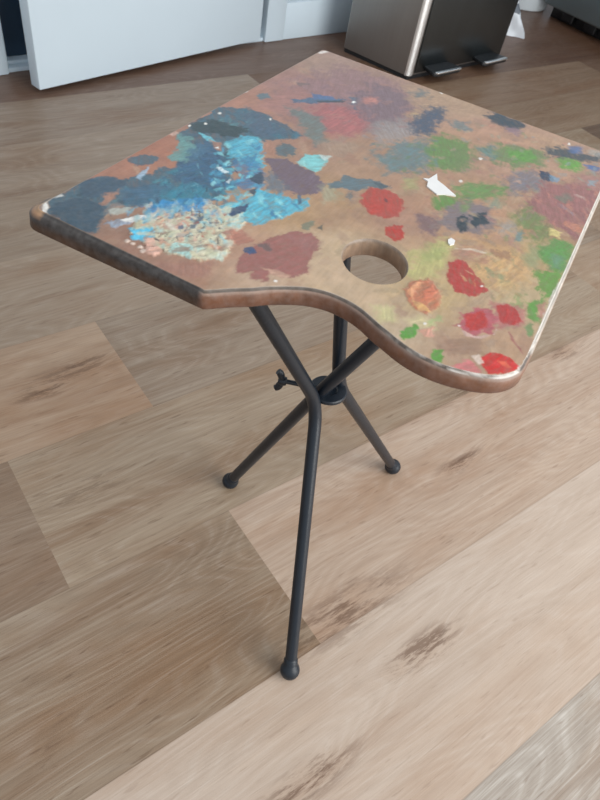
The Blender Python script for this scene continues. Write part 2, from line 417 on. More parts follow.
BASE_COAT = [(21.5,11.1,160,134,124),(23.8,74.7,158,130,118),(97.4,26.4,158,122,115),(10.8,143.1,172,146,124),(167.9,16.7,168,126,110),(287.2,5.6,165,115,95),(337.8,3.2,160,116,98),(369.3,5.9,140,118,106),(31.4,256.6,175,145,122),(31.8,293.2,165,135,118),(110.9,290.9,160,120,108),(115.1,197.7,170,138,118),(190.8,122.1,165,135,113),(191.1,77.6,160,125,108),(249.8,142.3,168,138,110),(286.9,129.9,170,140,110),(230.9,181.7,165,130,112),(309.6,164.5,188,165,140),(343.8,125.1,175,140,120),(391.2,70.7,150,115,98),(391.9,107,158,122,105),(369.7,148,180,155,135),(342.7,188,186,163,138),(353.1,232.2,185,165,142),(305.4,233.1,185,162,125),(228.9,257.3,185,150,115),(200.9,233.6,178,140,118),(208.1,281.2,170,150,110),(342.4,259.6,165,138,118),(327.2,285.9,175,145,120),(266.8,295.6,180,160,130),(164,293.8,160,130,105),(46.5,204.1,175,140,122),(73.5,239.3,172,140,120)]
STROKES = [
('D',(7.3,3.8,9.4,298.4,328.4,304.6,355.5,282.3,353.1,232.2,347.0,190.1,397.3,124.7,392.0,6.7),260,[(150,112,98),(184,160,132),(160,128,112),(140,120,108),(190,166,140),(150,135,110),(170,130,108)],4,13,0.5,0.38,0.03,0,90),
('D',(127.5,138.9,21.4,291.3,246.5,304.4,335.0,275.9,268.4,211.9),90,[(120,135,105),(150,150,120),(176,150,118),(130,120,112),(160,116,104)],3,9,0.5,0.4,0.05,10,60),
('D',(14.5,7.5,7.7,131.7,144.3,145.8,234.2,57.6,166.2,5.8),60,[(135,108,110),(160,116,108),(150,130,122),(120,112,116)],5,14,0.4,0.35,0.03,10,50),
((83.6,18.9,21.3,35.5,13.7,83.2,44,124.8,106.2,130.1,147.1,101.2,156.6,58.7,153,27.5),(146,116,116),12.4,5.5,0.9,0,0.3),
((144.7,14.6,103.2,29.6,111.4,54.3,146.5,53.2,167.6,34.1,169.5,17.7),(165,122,112),6.5,3.9,0.8,0,0.3),
((120.7,51.2,100.8,74.1,96.4,98.8,131.7,110.9,163.3,99.8,159.3,75.4),(168,106,104),7.7,3.9,0.95,0,0.3),
((81.6,69.9,32.5,73.2,28,99.8,62.7,124.1,102.4,123.7,118.2,99),(124,106,112),8.5,5.6,0.9,0,0.3),
((11.9,96.4,10,132.5,16.8,165.6,45.1,145.3,47.9,121.2),(172,144,120),7.5,4.5,0.8,0,0.3),
((74.5,78.8,61.7,87.3,72.4,94.1,84.9,85.6),(192,134,122),2.8,1.4,0.9,0,0.3),
((121.2,106.1,87.5,122.3,92,143.4,127.6,143.5,147.3,124.4),(148,142,140),6.5,5.2,0.8,0,0.3),
((70.8,119.4,52.4,128,67.2,135.7,81.1,125.6),(182,155,120),4.2,2.8,0.8,0,0.3),
((73.2,130.2,40.3,133.5,33.4,145.1,64.9,153.4,97.5,153.1,103.2,140.2),(67,85,105),5.6,4.2,0.95,0.1,0.3),
((22.8,107.2,7.4,114.8,17.8,122.9,34.3,116.9),(108,116,116),4.6,3.1,0.9,0,0.3),
((173,133.2,130.9,140.3,107,158.6,136.8,171.5,169.7,169.3,187.6,151),(101,125,127),5.9,4.7,0.9,0,0.3),
((114.7,155.9,88.9,161.2,82.3,182.3,110.3,197.9,141.7,193.5,154.2,176.3),(102,136,78),6.2,4.9,0.95,0,0.3),
((54.8,157.6,44.2,172.6,59.1,179.4,66.3,167.5),(112,125,125),4.2,2.8,0.9,0,0.3),
((106.2,178.5,93.8,195.3,132.1,203.3,141.6,189.1),(116,128,89),7.4,3.7,0.6,0,0.3),
((15.9,177.3,-0.9,184.3,-0.5,200.5,3,216.3,18.1,215.4,25.8,203,25.3,190.1),(53,69,79),2.9,2.2,1,0.15,0.3),
((23.6,202.4,18.1,215.4,32,215.3,33.5,206.1),(140,118,128),4.3,1.4,0.9,0,0.3),
((86.2,195.6,62.5,208.8,53.6,224.9,46.9,246.3,73.9,248.3,95.1,231.6,101.5,211.3),(110,132,88),5.3,4.0,0.9,0,0.3),
((84.3,195,70.4,203.7,93.8,214.3,99.9,203.6),(102,128,124),3.9,2.6,0.9,0,0.3),
((66.4,217.3,52.6,235.8,74.4,243.1,90,227.5),(100,148,70),3.9,3.2,0.9,0,0.3),
((40.3,242.9,23,254.7,24,268.9,12.2,280.5,9.4,288.3,24.5,288.2,40.5,272.3,47.2,258.3,50.9,247.3),(57,73,81),4.2,3.5,0.95,0.1,0.3),
((16.7,260.8,7.2,270.1,18.5,274.3,27.9,265.1),(83,109,149),2.8,1.4,0.9,0,0.3),
((3.5,278.8,3.5,289.1,16.7,288.6,16,279.3),(170,165,155),2.8,1.4,0.7,0,0.3),
((53.9,258.9,40.2,267.7,39.3,278.4,60,278.9,65.8,266),(102,154,66),3.3,2.6,0.95,0,0.3),
((41.8,280.7,35.4,292,46.9,292.3,48.3,283.7),(82,108,151),2.7,2.0,0.95,0,0.3),
((83.5,248,84.6,256.2,87,262.9,99.3,261.4,100.1,253.9),(43,65,89),2.0,1.5,1,0.2,0.3),
((86.1,259.2,82.2,267.9,93.9,267,96.9,261.7),(127,153,171),2.5,1.9,0.9,0,0.3),
((119.3,229.7,92,244,103.1,259.8,126.6,257.1,142.3,240.4),(118,116,124),5.9,4.7,0.85,0,0.3),
((142.2,251.1,101.4,259.3,82.7,280.9,76.4,301.1,126.6,305.2,172.7,303.2,168.4,287,158,268.9),(150,104,100),4.5,4.5,0.95,0,0.3),
((71.6,278.7,41.5,300.2,80,301.7,86.5,286),(160,120,112),5.0,3.8,0.8,0,0.3),
((70,289.6,62.4,295.1,72.5,296.1,79.2,291.4),(137,153,159),2.5,1.3,0.8,0,0.3),
((111.3,281.8,115.2,282,119,281,121.8,279.1,122.9,276.9,121.9,274.9,119.1,273.6,115.2,273.4,111.3,274.3,108.4,276.2,107.4,278.5,108.4,280.6),(116,120,105),3.5,2.3,0.8,0,0.3),
((152.1,287.3,151.1,300.4,161.2,300.9,160.5,289.9),(192,132,106),2.1,2.1,0.8,0,0.3),
((128.6,278.2,136.2,292.7,140.6,292,131.5,277.2),(150,130,135),1.1,1.1,0.8,0,0.3),
((102.2,284.9,101.4,292.3,107.2,292.6,106.3,284.9),(180,150,140),1.8,1.2,0.8,0,0.3),
((166.7,202.1,145.2,216.1,135.8,230.2,140.4,238.2,154.7,235.7,175.6,221.6,181.5,207.2),(106,138,80),4.5,3.3,0.95,0,0.3),
((169.8,227.9,160.8,233.4,169.8,240.1,178.5,234.6),(130,145,125),3.2,2.2,0.8,0,0.3),
((205.1,201.9,185.8,208.7,175.3,232,192.6,242.8,216.7,238.6,229.8,223.9,227.6,211.6),(120,112,116),4.1,3.1,0.9,0,0.3),
((210,217.9,201.6,221.3,204.8,225.5,219.2,230.2,227.5,224.6),(43,59,67),1.6,1.0,1,0.1,0.3),
((196.3,225.1,184.2,232.4,197.6,237.3,212.3,234.2,209,228.4),(45,61,69),1.6,1.2,1,0.1,0.3),
((188.3,212,178.6,218.5,193.9,221.9,199.7,217.5),(114,134,88),3.2,2.1,0.9,0,0.3),
((228.1,192.4,222.5,200.4,227.6,211.6,244,211.6,245.3,202.9),(122,98,100),2.9,2.0,0.9,0,0.3),
((194.7,193.2,184.4,195.9,180.9,207.8,198.5,209.1,210,200.5),(98,138,70),2.7,1.6,0.95,0,0.3),
((185.2,166.1,175.1,172.3,191.4,180.4,201.1,174.3),(160,156,110),3.3,2.2,0.8,0,0.3),
((277.9,207.7,252.1,213.1,241.1,225.6,255.2,230.5,284.3,226.6,298.4,218,295.8,209.9),(184,178,120),4.5,3.6,0.9,0,0.3),
((261.9,212.4,251.8,220.5,268.7,225.1,279.5,219.1),(150,160,100),3.6,2.7,0.6,0,0.3),
((249.9,241.8,224,255.8,216,272.1,250.9,282.7,276.5,271.2,277.5,250.9),(190,155,110),5.3,3.5,0.85,0.1,0.6),
((231.6,250.7,225.2,265,234.6,264.7,239.8,251.7),(152,115,90),1.9,1.9,0.8,0.1,0.6),
((250.2,225.8,234.2,244.1,250.2,253.5,260.3,241.6),(165,122,104),3.7,2.8,0.8,0,0.6),
((171.5,250.2,156.1,258.8,161,273.6,188.9,281,203,272.5,189.1,258.1),(112,128,78),4.2,3.2,0.9,0,0.5),
((186.9,260.6,184,267.6,195,270.4,198,265.1),(180,135,105),3.0,2.0,0.7,0,0.3),
((196.2,257.8,192.4,262.1,205.2,266.3,208.4,262.6),(112,138,136),2.0,1.0,0.9,0,0.3),
((194.7,244.2,183,253.3,198.4,259.1,207.1,249.4),(150,145,138),4.1,2.1,0.8,0,0.3),
((205.6,273.1,202.8,283.6,235.4,284.3,231.4,275.4),(140,150,112),3.8,1.9,0.7,0,0.3),
((202.9,279.9,183.9,286.7,182.8,299.2,202.1,302.5,224.3,300.9,226.5,291.4,216.8,281.9),(94,142,74),2.9,2.0,0.95,0.1,0.3),
((208.8,298.2,213.1,298.4,217.2,297.5,220,295.6,220.8,293.3,219.4,291.1,216.1,289.7,211.9,289.4,207.7,290.3,204.8,292.2,204,294.6,205.5,296.8),(109,144,116),3.9,1.9,0.9,0,0.3),
((173.3,279.6,172.7,288,182.3,288.6,181.2,282.2),(208,192,130),1.6,1.0,1,0.4,0.3),
((235.4,284.3,223,295.6,229.2,301.9,250.6,302.6,266.7,298.9,256.4,292.3),(102,142,66),2.6,2.2,0.95,0,0.3),
((273.2,287.8,265.7,295.3,288.7,299,289.6,293.4),(96,144,66),2.1,1.6,0.95,0,0.3),
((300.1,293.5,294.8,297.3,303.8,298.9,305.8,295),(108,140,88),1.5,1.2,0.9,0,0.3),
((275.2,277.5,266.5,283.3,287.7,288.3,286.5,280.7),(138,148,98),2.5,1.7,0.8,0,0.3),
((257,255.6,254.8,264.8,264.8,272.6,265.1,260.9),(138,146,110),2.6,1.7,0.8,0,0.3),
((262.1,262.8,261.2,273.6,268.6,274.4,270.3,265.9),(196,168,120),2.6,1.7,0.8,0,0.3),
((273,295.7,266.2,299.4,277.6,300.8,284.2,297.2),(180,125,115),1.6,1.2,0.8,0,0.3),
((342.8,253.5,330.9,271.5,340.1,278.7,352.5,260.1),(148,118,98),3.5,2.1,0.8,0,0.8),
((279.6,251.5,274.4,270.5,289,271.5,303.9,256.2),(172,146,122),4.2,2.5,0.6,0,0.8),
((268.3,232.2,259,234.7,259.8,242.2,266,249.9,278.2,262.8,289.8,258.2,295.5,246.6,288.4,237.9),(170,62,54),1.1,1.0,1,0.2,0.3),
((313.2,256.6,300.6,261.7,297.1,270.6,303.4,277.7,319.7,277.4,329.4,267.8,327.2,259.4),(172,92,98),2.0,1.2,1,0.1,0.3),
((313.8,258.8,303.2,264.6,306.1,271.3,318.9,272.7,325.9,266.7,323.8,260.9),(180,54,44),1.9,0.8,1,0.1,0.3),
((328.2,262.4,327.4,270.3,321.5,277.9,313.6,279.4,318.9,279.7,328.1,273.7,331.4,265.3),(200,170,160),0.7,0.7,0.8,0.2,0.3),
((289.2,268.2,278.8,288.6,294.5,294.6,311.9,281.5,305.9,274.5),(175,105,105),2.4,1.6,0.7,0,0.3),
((290.5,271.2,284.2,277.4,287,286.1,294.7,291.5,303.2,286.7,304.5,279.3),(172,56,50),1.2,0.8,1,0.1,0.3),
((311.3,285.1,318.4,290.3,325.4,297.7,325.1,299.5,317.2,291.8,309.6,285.9),(150,90,85),0.7,0.7,0.8,0,0.3),
((345,277.8,336.2,282.4,333,290.7,336.1,301.2,346.7,295.2,354.1,286.7,350.3,281.3),(192,42,34),0.7,0.7,1,0.3,0.3),
((339.8,287.2,337.7,292.6,341.1,294.8,342.4,290.4),(220,110,80),0.9,0.7,0.8,0.2,0.3),
((362.1,266,349.6,274.4,351.5,279.9,357.8,281.9,362.7,271.6),(196,120,118),1.7,1.0,0.95,0,0.3),
((345.6,274.3,342.5,277,348.7,280.8,351.5,279.9),(225,205,190),0.7,0.7,0.9,0.2,0.3),
((228.1,149.8,214.4,154.3,207.6,165.4,215,177.5,232.4,183.9,244.8,179.6,249.2,167.5,242.8,157.4),(172,74,62),2.0,1.5,1,0.1,0.3),
((240,158.5,231.6,167.6,241.6,172,250.2,166.4),(184,70,56),2.0,1.0,0.9,0,0.3),
((222.7,165.4,225.8,169.9,228.1,169.3,225.9,165.9),(110,60,60),0.7,0.3,0.9,0,0.3),
((258,181.5,247.2,189.9,260.7,196.3,270.6,192.1,266.7,186),(176,58,44),1.4,0.9,1,0.1,0.3),
((315.4,218,302.4,219.6,293.3,227.2,300,236.6,317.1,241.5,327.1,239.4,327.7,227),(184,118,88),1.6,1.2,1,0.7,1),
((316,220.3,304.5,221.8,300.1,227,311.4,225.9,323.2,226.6),(212,156,118),1.0,1.2,0.9,0.8,1),
((309.7,228,300.6,232.7,306.1,236.8,317.4,233.7),(200,120,90),1.0,1.2,0.9,0.8,1),
((322.4,227.6,320.2,234.7,324.2,241.5,327.2,233.5),(206,165,110),0.9,0.9,0.9,0.6,1),
((343,209.7,334.9,218.1,345.5,225.2,351.6,217.5),(196,188,140),3.0,1.5,0.9,0,0.3),
((339.1,230.3,328.5,240.5,337.5,246.5,343.5,236),(204,192,148),3.0,1.5,0.8,0,0.3),
((333.3,240.4,326.3,246.2,334.1,247.8,338.9,243.2),(160,175,120),2.3,1.5,0.7,0,0.3),
((352.3,231.9,341.1,236.3,342.1,240.6,353.5,240,358.1,235.5),(92,148,60),1.1,0.9,1,0.1,0.3),
((360.4,252.6,354.2,254,352,258.1,363,260.9,363.9,255.8),(92,148,60),0.9,0.7,1,0.1,0.3),
((343.8,241.2,337.5,246.5,343.5,250,349,245.8),(204,152,132),1.1,1.1,0.9,0.4,1),
((232.1,137.7,224.1,142.2,233.3,152.2,248.5,151.3),(150,125,112),4.1,2.0,0.7,0,0.3),
((238,147.1,240.8,148,243.4,148.1,245.1,147.3,245.5,145.9,244.5,144.2,242.2,142.7,239.5,141.8,236.8,141.7,235.1,142.5,234.7,143.9,235.8,145.6),(115,115,112),2.0,1.0,0.9,0,0.3),
('D',(21.2,167.0,4.3,288.3,81.4,300.3,129.2,228.2,100.0,165.3),70,[(186,150,130),(178,162,136),(150,150,130),(124,136,96),(190,140,120),(140,150,150)],2,5,0.5,0.6,0.1,5,50),
('D',(193.1,182.7,124.6,244.0,183.9,290.5,240.9,260.8,252.1,213.1),70,[(184,146,124),(170,150,118),(140,128,118),(124,136,88),(160,120,110)],2,6,0.45,0.55,0.1,10,60),
('D',(137.7,251.6,82.7,280.9,76.4,301.1,172.7,303.2,164.0,274.3),50,[(164,112,106),(140,96,96),(178,130,112),(150,116,116),(184,126,110)],2,7,0.3,0.7,0.15,20,25),
('D',(244.0,239.9,216.0,272.1,272.3,288.9,289.2,268.2,282.1,245.4),60,[(196,166,118),(170,140,104),(182,150,120),(150,140,104),(200,180,140)],2,7,0.25,0.6,0.2,20,60),
('D',(147.3,119.8,103.4,157.2,97.3,191.9,160.5,178.7,190.6,148.0),50,[(109,131,129),(130,138,130),(108,130,88),(160,140,124),(93,115,123)],2,6,0.4,0.6,0.1,0,50),
('D',(80.0,27.5,18.4,93.8,86.3,141.2,164.9,91.3,149.8,45.3),60,[(150,112,110),(166,124,116),(130,108,116),(172,132,116)],3,8,0.35,0.55,0.1,0,50),
((381.7,-2.2,356.4,-1.5,338.8,4,330,18.6,310.6,23.5,299.4,25.2,297.7,30.8,269.3,23.2,261.7,9.7,252.2,3.8,223.1,-0.1,189.9,-0.5,172.8,14.8,171.5,30.6,177.5,56.1,181.7,75.2,204.6,66.9,220.6,49.2,240.9,51.1,269.1,63.9,306.1,82.1,332.5,64.4,345.6,50.3,356.6,36.7,361.5,29.7,390.7,44.9,393.7,35.3,393.3,8.6),(73,99,111),1.6,2.4,1,0.15,0.5),
((354.1,20.3,346.2,23.4,359,30.7,367.9,27.9),(160,120,100),1.7,1.3,0.9,0,0.3),
((356.2,28.5,353.1,38.7,357.7,44,369.8,34.2),(150,135,125),2.5,1.7,0.7,0,0.3),
('D',(361.0,2.5,333.0,21.0,299.3,37.0,227.3,2.8,176.0,16.8,182.1,72.6,220.6,49.2,270.1,62.8,315.9,80.6,359.8,29.8),170,[(59,85,103),(71,99,115),(85,107,117),(57,103,125),(63,121,137),(95,115,121),(51,73,83),(87,133,139),(69,113,129)],3,9,0.35,0.8,0.3,25,50),
('D',(297.7,30.8,261.5,61.6,298.1,90.6,316.9,81.2,345.6,50.3,334.6,33.8),60,[(55,127,143),(67,139,151),(77,149,159),(49,111,133)],3,8,0.35,0.8,0.3,20,40),
((381.1,5.3,366.1,11.1,364.1,28.6,378.2,38.1,392.3,43.2,395.2,29,391.7,10.3),(59,79,93),2.0,1.6,0.9,0.15,0.8),
((351.5,-1.8,333.4,9.6,331.2,22.8,347.6,23.7,363.1,12.5),(65,85,101),1.8,1.8,0.9,0.1,0.8),
((355.1,21,342.4,22,350.9,27.3,361.4,26.4),(165,125,105),1.7,1.7,0.8,0,0.3),
((269.3,23.2,240.5,25.7,263,60,297.8,72.6,314,59.2,307.7,39.8),(57,95,123),3.9,3.9,0.9,0.2,0.6),
((315.2,39.5,298.6,56.7,304.6,74.6,328.1,69.1,345.6,50.3,340.5,38.3),(53,125,143),4.5,3.6,0.9,0.2,0.6),
((343.5,24.5,322.1,32.3,317,45,339.4,53.5,352.3,39.6),(67,101,123),3.6,2.7,0.9,0.1,0.6),
((250.3,3.4,251.5,15.2,263.5,28.9,284.5,32.4,285.1,19.8,269.1,15.1),(109,149,145),2.6,2.6,0.95,0,0.3),
((267.7,24.8,251.3,24,261.7,34.8,277.6,35.3),(75,113,135),3.1,2.1,0.9,0,0.3),
((228.8,-0.8,209.8,9.8,206.7,37.9,221,42.2,229.5,27.5,237.7,11),(47,67,71),2.3,2.3,0.95,0.2,0.3),
((185.4,17.9,174.7,32.5,182.1,63.4,206.1,58.7,209.3,42.3),(79,99,117),3.6,3.6,0.8,0.1,0.3),
((307.6,1.4,293.2,5.8,288.6,16.3,299.5,19.3,311.3,11.3),(83,101,111),1.3,1.2,1,0.1,0.3),
((324.8,20.3,311.8,18.5,303.1,17.7,313.1,22.9,323.6,25.2),(157,179,195),1.1,1.1,0.9,0.4,0.3),
((238.1,15,236.7,25,242.5,32.5,245.4,25.4),(117,193,204),1.3,1.6,0.9,0.3,0.3),
((241.6,24.7,240.3,34.6,249.6,42.5,251.4,36.6),(165,125,105),1.6,1.6,0.9,0,0.3),
((235.8,38.9,220.8,40.2,208.9,49.4,227,64.7,248.5,76.7,258.2,68.9,254.4,54.4),(89,167,185),1.7,2.7,1,0.4,1),
((257.9,55,239.4,65.2,249.9,79.3,269.7,71.1),(67,123,159),2.1,2.6,0.8,0.4,1),
((269.4,67.5,253.1,76.1,268,88.5,283.3,87.8,284.6,78.8),(63,113,149),3.0,3.0,0.85,0.4,1),
((292.2,93.3,281.3,89.9,275.1,92.7,272.7,114.1,263.7,123.7,269.9,130.2,285.2,122.7,296.1,123.3,308.1,117.1,319.5,106.3,321.4,92.1,316.9,81.2,305,86.9),(89,169,187),1.6,2.3,1,0.4,0.8),
('D',(246.9,34.6,208.0,52.5,271.7,92.3,270.0,120.7,299.5,121.4,320.4,91.4,291.6,60.2),120,[(89,169,187),(81,163,191),(113,187,195),(61,121,159),(147,208,211),(75,143,169)],2,6,0.4,0.85,0.5,15,60),
((374.2,57.1,358.6,56.4,341,58.7,331.6,63.7,315.2,77.7,311.6,97.5,319,106.8,332.9,104.9,343.1,109.9,354.2,116.4,368.5,109.2,377.9,104.2,376.7,87.4,378.3,71.6),(196,190,166),1.3,3.3,1,1.2,1),
((349.9,45.7,331.4,51.5,315.8,64.5,310.7,77.1,328.6,77.3,343.5,64.5,354.8,57.3),(59,137,183),2.6,3.0,0.9,0.4,1),
((374.2,55.6,363.6,64.1,371.4,71.5,380.9,65.4),(89,181,207),0.9,1.6,1,0.6,0.8),
((353.9,58.2,339.2,69.2,343.4,79.9,354,81.3,358.7,69.5),(192,150,134),1.7,2.1,0.85,0.9,1),
((321.4,76.4,323.6,88,327.9,97,334.8,89.4),(196,150,134),1.7,2.1,0.7,0.8,1),
((375.8,69.7,369,74.2,379,84.7,388.4,83,383.9,76),(204,164,146),1.1,1.5,0.9,1,1),
((366.4,83.5,363,95.2,376.3,103.1,375.1,89.2),(164,204,198),1.6,1.6,0.9,0.9,0.6),
((362.7,108.1,352,115.7,359.7,117.8,367.8,113),(190,205,190),1.2,1.6,0.9,0.6,0.6),
((348.3,90.9,344.5,93.6,353,98.7,358.5,97.2),(165,88,78),0.8,0.7,1,0.6,0.3),
((337.2,74.8,330.6,80.3,337,87,342.5,80.8),(77,99,121),0.9,1.0,0.95,0.8,0.3),
((346.1,81.8,342.7,84,346.8,86.1,348.9,83.8),(81,101,119),0.7,0.5,0.95,0.8,0.3),
((351.2,76.2,347.8,78.4,352.3,81.6,354.4,79.3),(93,109,127),0.7,0.5,0.9,0.8,0.3),
((353.4,88.5,350.5,91.7,358.8,95.2,359.5,91.3),(205,165,145),1.0,0.8,0.9,0.9,0.3),
((356.9,100.6,351.8,109.7,355.3,112,360,103.4),(208,142,112),0.8,0.8,0.95,0.9,0.3),
((371.8,72.6,370,79.4,372,80.2,373.5,73.9),(45,45,48),0.6,0.3,0.9,0.5,0.3),
((379.5,41.6,369.7,44.2,363.9,47.3,353.8,55,362.5,55.5,377.3,48.9),(147,158,171),1.0,1.6,0.9,0.5,1),
((369.7,45.8,360.5,49.3,352.9,55.9,356.5,57.1,368.2,50.8),(215,212,205),0.7,1.0,0.9,0.6,0.3),
((364.2,33.5,354.1,41.1,359.4,43.8,367.8,38),(180,185,175),1.2,1.2,0.8,0.4,0.3),
('D',(372.6,57.3,352.9,55.9,321.4,76.4,313.5,102.6,339.4,107.6,352.8,114.8,370.8,106.4,374.3,87.1,377.4,70.9),150,[(206,202,174),(190,192,166),(170,196,186),(200,160,136),(147,187,189),(210,206,188),(188,186,156),(150,128,112),(196,190,160)],2,7,0.32,0.9,1.1,20,70),
('D',(363.6,40.9,335.5,50.6,306.1,82.1,318.2,93.9,360.1,61.4),70,[(117,173,189),(89,153,183),(170,190,186),(196,186,170)],2,6,0.3,0.8,0.6,35,30),
('D',(334.5,65.7,318.4,90.1,339.1,101.3,358.1,86.5),14,[(77,99,121),(100,100,110),(165,96,84),(57,75,97)],1.2,2.6,0.5,0.9,0.5,20,70),
('D',(355.3,49.9,321.4,76.4,323.9,101.4,349.6,110.5,369.4,101.9,371.5,77.6),45,[(70,62,58),(92,84,84),(120,84,72),(57,73,83)],1.5,4,0.1,0.85,0.2,20,60),  # thin dark lines: shade in the impasto crevices, put into the colour
('D',(321.7,72.6,305.4,93.6,319.0,106.8,334.8,106.1,332.7,91.7),50,[(170,204,200),(196,206,186),(137,193,199),(204,190,170)],2,5,0.3,0.85,0.7,15,50),
('D',(339.9,45.9,301.9,79.3,276.8,75.5,246.3,45.7,261.4,31.0,313.3,34.0),60,[(41,69,95),(37,63,79),(107,153,165),(45,87,119)],2,6,0.12,0.8,0.25,25,40),
((383.8,63.7,384.6,64.1,385.4,64,386.1,63.6,386.4,62.9,386.3,62.1,385.8,61.4,385,61.1,384.2,61.1,383.5,61.5,383.2,62.3,383.3,63),(215,195,180),0.6,0.5,1,0.6,0.3),
((382.7,68.1,383.5,68.4,384.3,68.4,385,67.9,385.3,67.2,385.2,66.5,384.7,65.8,383.9,65.4,383.1,65.5,382.4,65.9,382.1,66.6,382.2,67.4),(215,195,180),0.6,0.5,1,0.6,0.3),
((383.2,73.7,384,74,384.9,74,385.5,73.5,385.8,72.8,385.7,72,385.2,71.4,384.5,71,383.6,71.1,383,71.5,382.6,72.2,382.7,73),(215,195,180),0.6,0.5,1,0.6,0.3),
((385.3,77.5,386.1,77.8,386.9,77.7,387.6,77.3,387.9,76.6,387.8,75.8,387.3,75.2,386.5,74.8,385.7,74.9,385,75.3,384.7,76,384.8,76.8),(215,195,180),0.6,0.5,1,0.6,0.3),
((318.5,91.8,307.3,91.6,298.1,96.1,307.8,98.2,319.3,96.2),(57,77,107),0.8,0.8,1,0.2,0.3),
((269.4,79.3,256.8,78.4,264.1,88.6,272.4,87.8),(55,75,93),1.0,1.0,1,0.3,0.3),
((284.7,86.3,278,89.6,286.9,93.3),(59,81,97),1.0,1.0,1,0.2,0.3),
((273.5,51.4,270.4,54.5,273,63.9,275.5,61.3),(205,218,220),0.8,0.6,1,0.5,0.3),
((285.4,68.6,279.5,68.9,286.2,71.6),(200,210,214),0.6,0.5,1,0.4,0.3),
((251.2,34.7,246.6,37,249.2,38.7),(220,220,215),0.6,0.4,1,0.3,0.3),
((234.7,72,225.4,83.3,227.6,106.1,234.6,123.2,250.3,126.4,263.2,118.5,264.3,107.8,251.9,87.3),(112,96,106),1.8,1.2,1,0.1,0.3),
((263.3,85.6,249.2,84.1,255.4,97.7,265.7,110.2,272.1,95.8),(103,113,123),3.0,2.0,0.9,0,0.3),
((263,105.4,262.6,113.4,269.4,113.8,271,108.3),(165,130,110),2.0,1.0,0.9,0,0.3),
((263.8,114,262,117.9,274.1,123.7,275.6,122.1),(81,105,123),0.8,0.5,1,0,0.3),
((245.4,123.8,232.8,129,244.9,139.9,259.8,135.3),(165,165,140),4.0,2.0,0.7,0,0.3),
((214.6,68.2,203.1,70.6,202.3,80.1,214.8,85.2,224.4,80,222.9,73),(93,107,111),2.0,1.1,1,0.1,0.3),
((213.7,55.9,208.9,64.9,228.9,75.6,234.4,70.1),(165,125,105),2.2,2.2,0.8,0,0.3),
((224.7,92.4,207.9,92.1,200.9,99,196.2,108,210.2,109,226.4,111.4,224.5,101),(129,191,191),1.2,0.9,1,0.3,0.3),
((199.5,98.2,194.7,107.3,207.4,107.6,202.9,103.5),(192,206,200),1.1,0.7,0.9,0.3,0.3),
((223.3,91.7,217.4,95.4,224.5,101,226.5,96.9),(157,208,204),1.1,0.6,0.8,0.3,0.3),
((145,6.7,133.6,14,140.3,21,151.3,16.5),(101,117,123),1.7,1.1,1,0,0.3),
((130.7,34.6,116.5,41.9,98.4,57.8,90.5,70.1,98.8,68,122.1,49.9,132.6,40.6),(83,107,129),1.6,1.6,1,0.1,0.3),
((104,42.3,94.6,55.8,97.9,63.6,113.1,50.2),(85,113,149),1.9,1.6,0.95,0,0.3),
((114.2,51.8,93.9,69.7,98.3,69.8,115.6,54.5),(63,75,83),1.1,0.7,0.9,0,0.3),
((83.1,68.5,81.1,75.7,101.9,83.5),(93,109,125),2.8,1.4,0.9,0,0.3),
((88,77.6,89.3,78,90.6,78,91.5,77.6,91.8,76.9,91.4,76.2,90.4,75.5,89.1,75.1,87.8,75,86.9,75.4,86.6,76.1,87,76.9),(235,235,230),0.8,0.4,1,0.3,0.3),
((145,39.7,141.4,50.4,139.9,69.1,175.2,92.9,189.2,92.9,175.9,73.9,158.6,56.9),(112,122,118),3.1,2.5,0.95,0,0.3),
((93.8,21.3,85,26,91,29.2,98.2,25.8),(120,105,102),2.1,1.4,0.8,0,0.3),
((234.8,125,214.9,129.4,213.7,134.7,203.1,151.8,204.6,162.5,215.7,154.9,233.4,138.4,237.8,129.8),(97,115,121),1.9,2.1,1,0.1,0.3),
((206.5,148.3,203.2,161.9,211.6,157.2),(81,93,99),1.1,0.9,0.9,0,0.3),
((182,86.4,156.9,101.3,163.4,118.1,193.8,114.8,198.1,97.5),(160,140,122),5.8,3.5,0.6,0,0.3),
((360.9,125.7,341.1,123.5,325.9,126.1,307.4,133.5,298.4,145.3,303.6,154.7,319.5,156.4,341,164.4,350.5,157.7,350.8,145.2,363.3,148.4,367.1,139.5,360.5,136.8,367.2,130.4),(152,100,92),1.3,1.4,1,0.05,0.3),
((311.4,135.8,301.5,146.9,306.9,154.3,321,151.4),(156,112,106),3.5,1.7,0.7,0,0.3),
((353.1,139.4,349.6,146.6,349.3,157.6,353.4,155.8,355,146.2),(190,152,132),1.2,0.8,0.9,0,0.3),
((343.1,119.6,338.4,123.3,342.7,128.1,347.3,125.9,347.6,122.4),(61,81,115),0.7,0.5,1,0.2,0.3),
((335.4,125.1,329.8,129.9,333.7,135.2,337.9,130.3),(112,95,92),1.7,0.8,0.9,0,0.3),
((297.6,135.7,285.4,136.9,285.7,140.1,297.1,141.5,299.8,138.5),(124,126,106),1.2,0.9,0.95,0,0.3),
((290.8,145.1,283.6,146,291.6,149.3),(95,95,85),0.8,0.7,0.95,0,0.3),
((389.6,87.6,368.3,115.5,377.6,119.6,390.5,113.1,393.6,97.7),(160,118,102),2.9,1.5,0.8,0,0.3),
((337.2,100.1,327.5,107.5,330,118.1,343.4,116.1,345.6,107.1),(166,114,97),2.5,1.7,0.85,0,0.3),
((389,57.8,383.1,58.2,389.3,72.8,394.6,69.7),(158,120,102),2.3,1.5,0.6,0,0.3),
((393.2,5.4,386.3,-0.3,382.2,-1,387.6,4.9,394.5,8.9),(226,222,214),0.6,0.5,1,0.4,0.3),
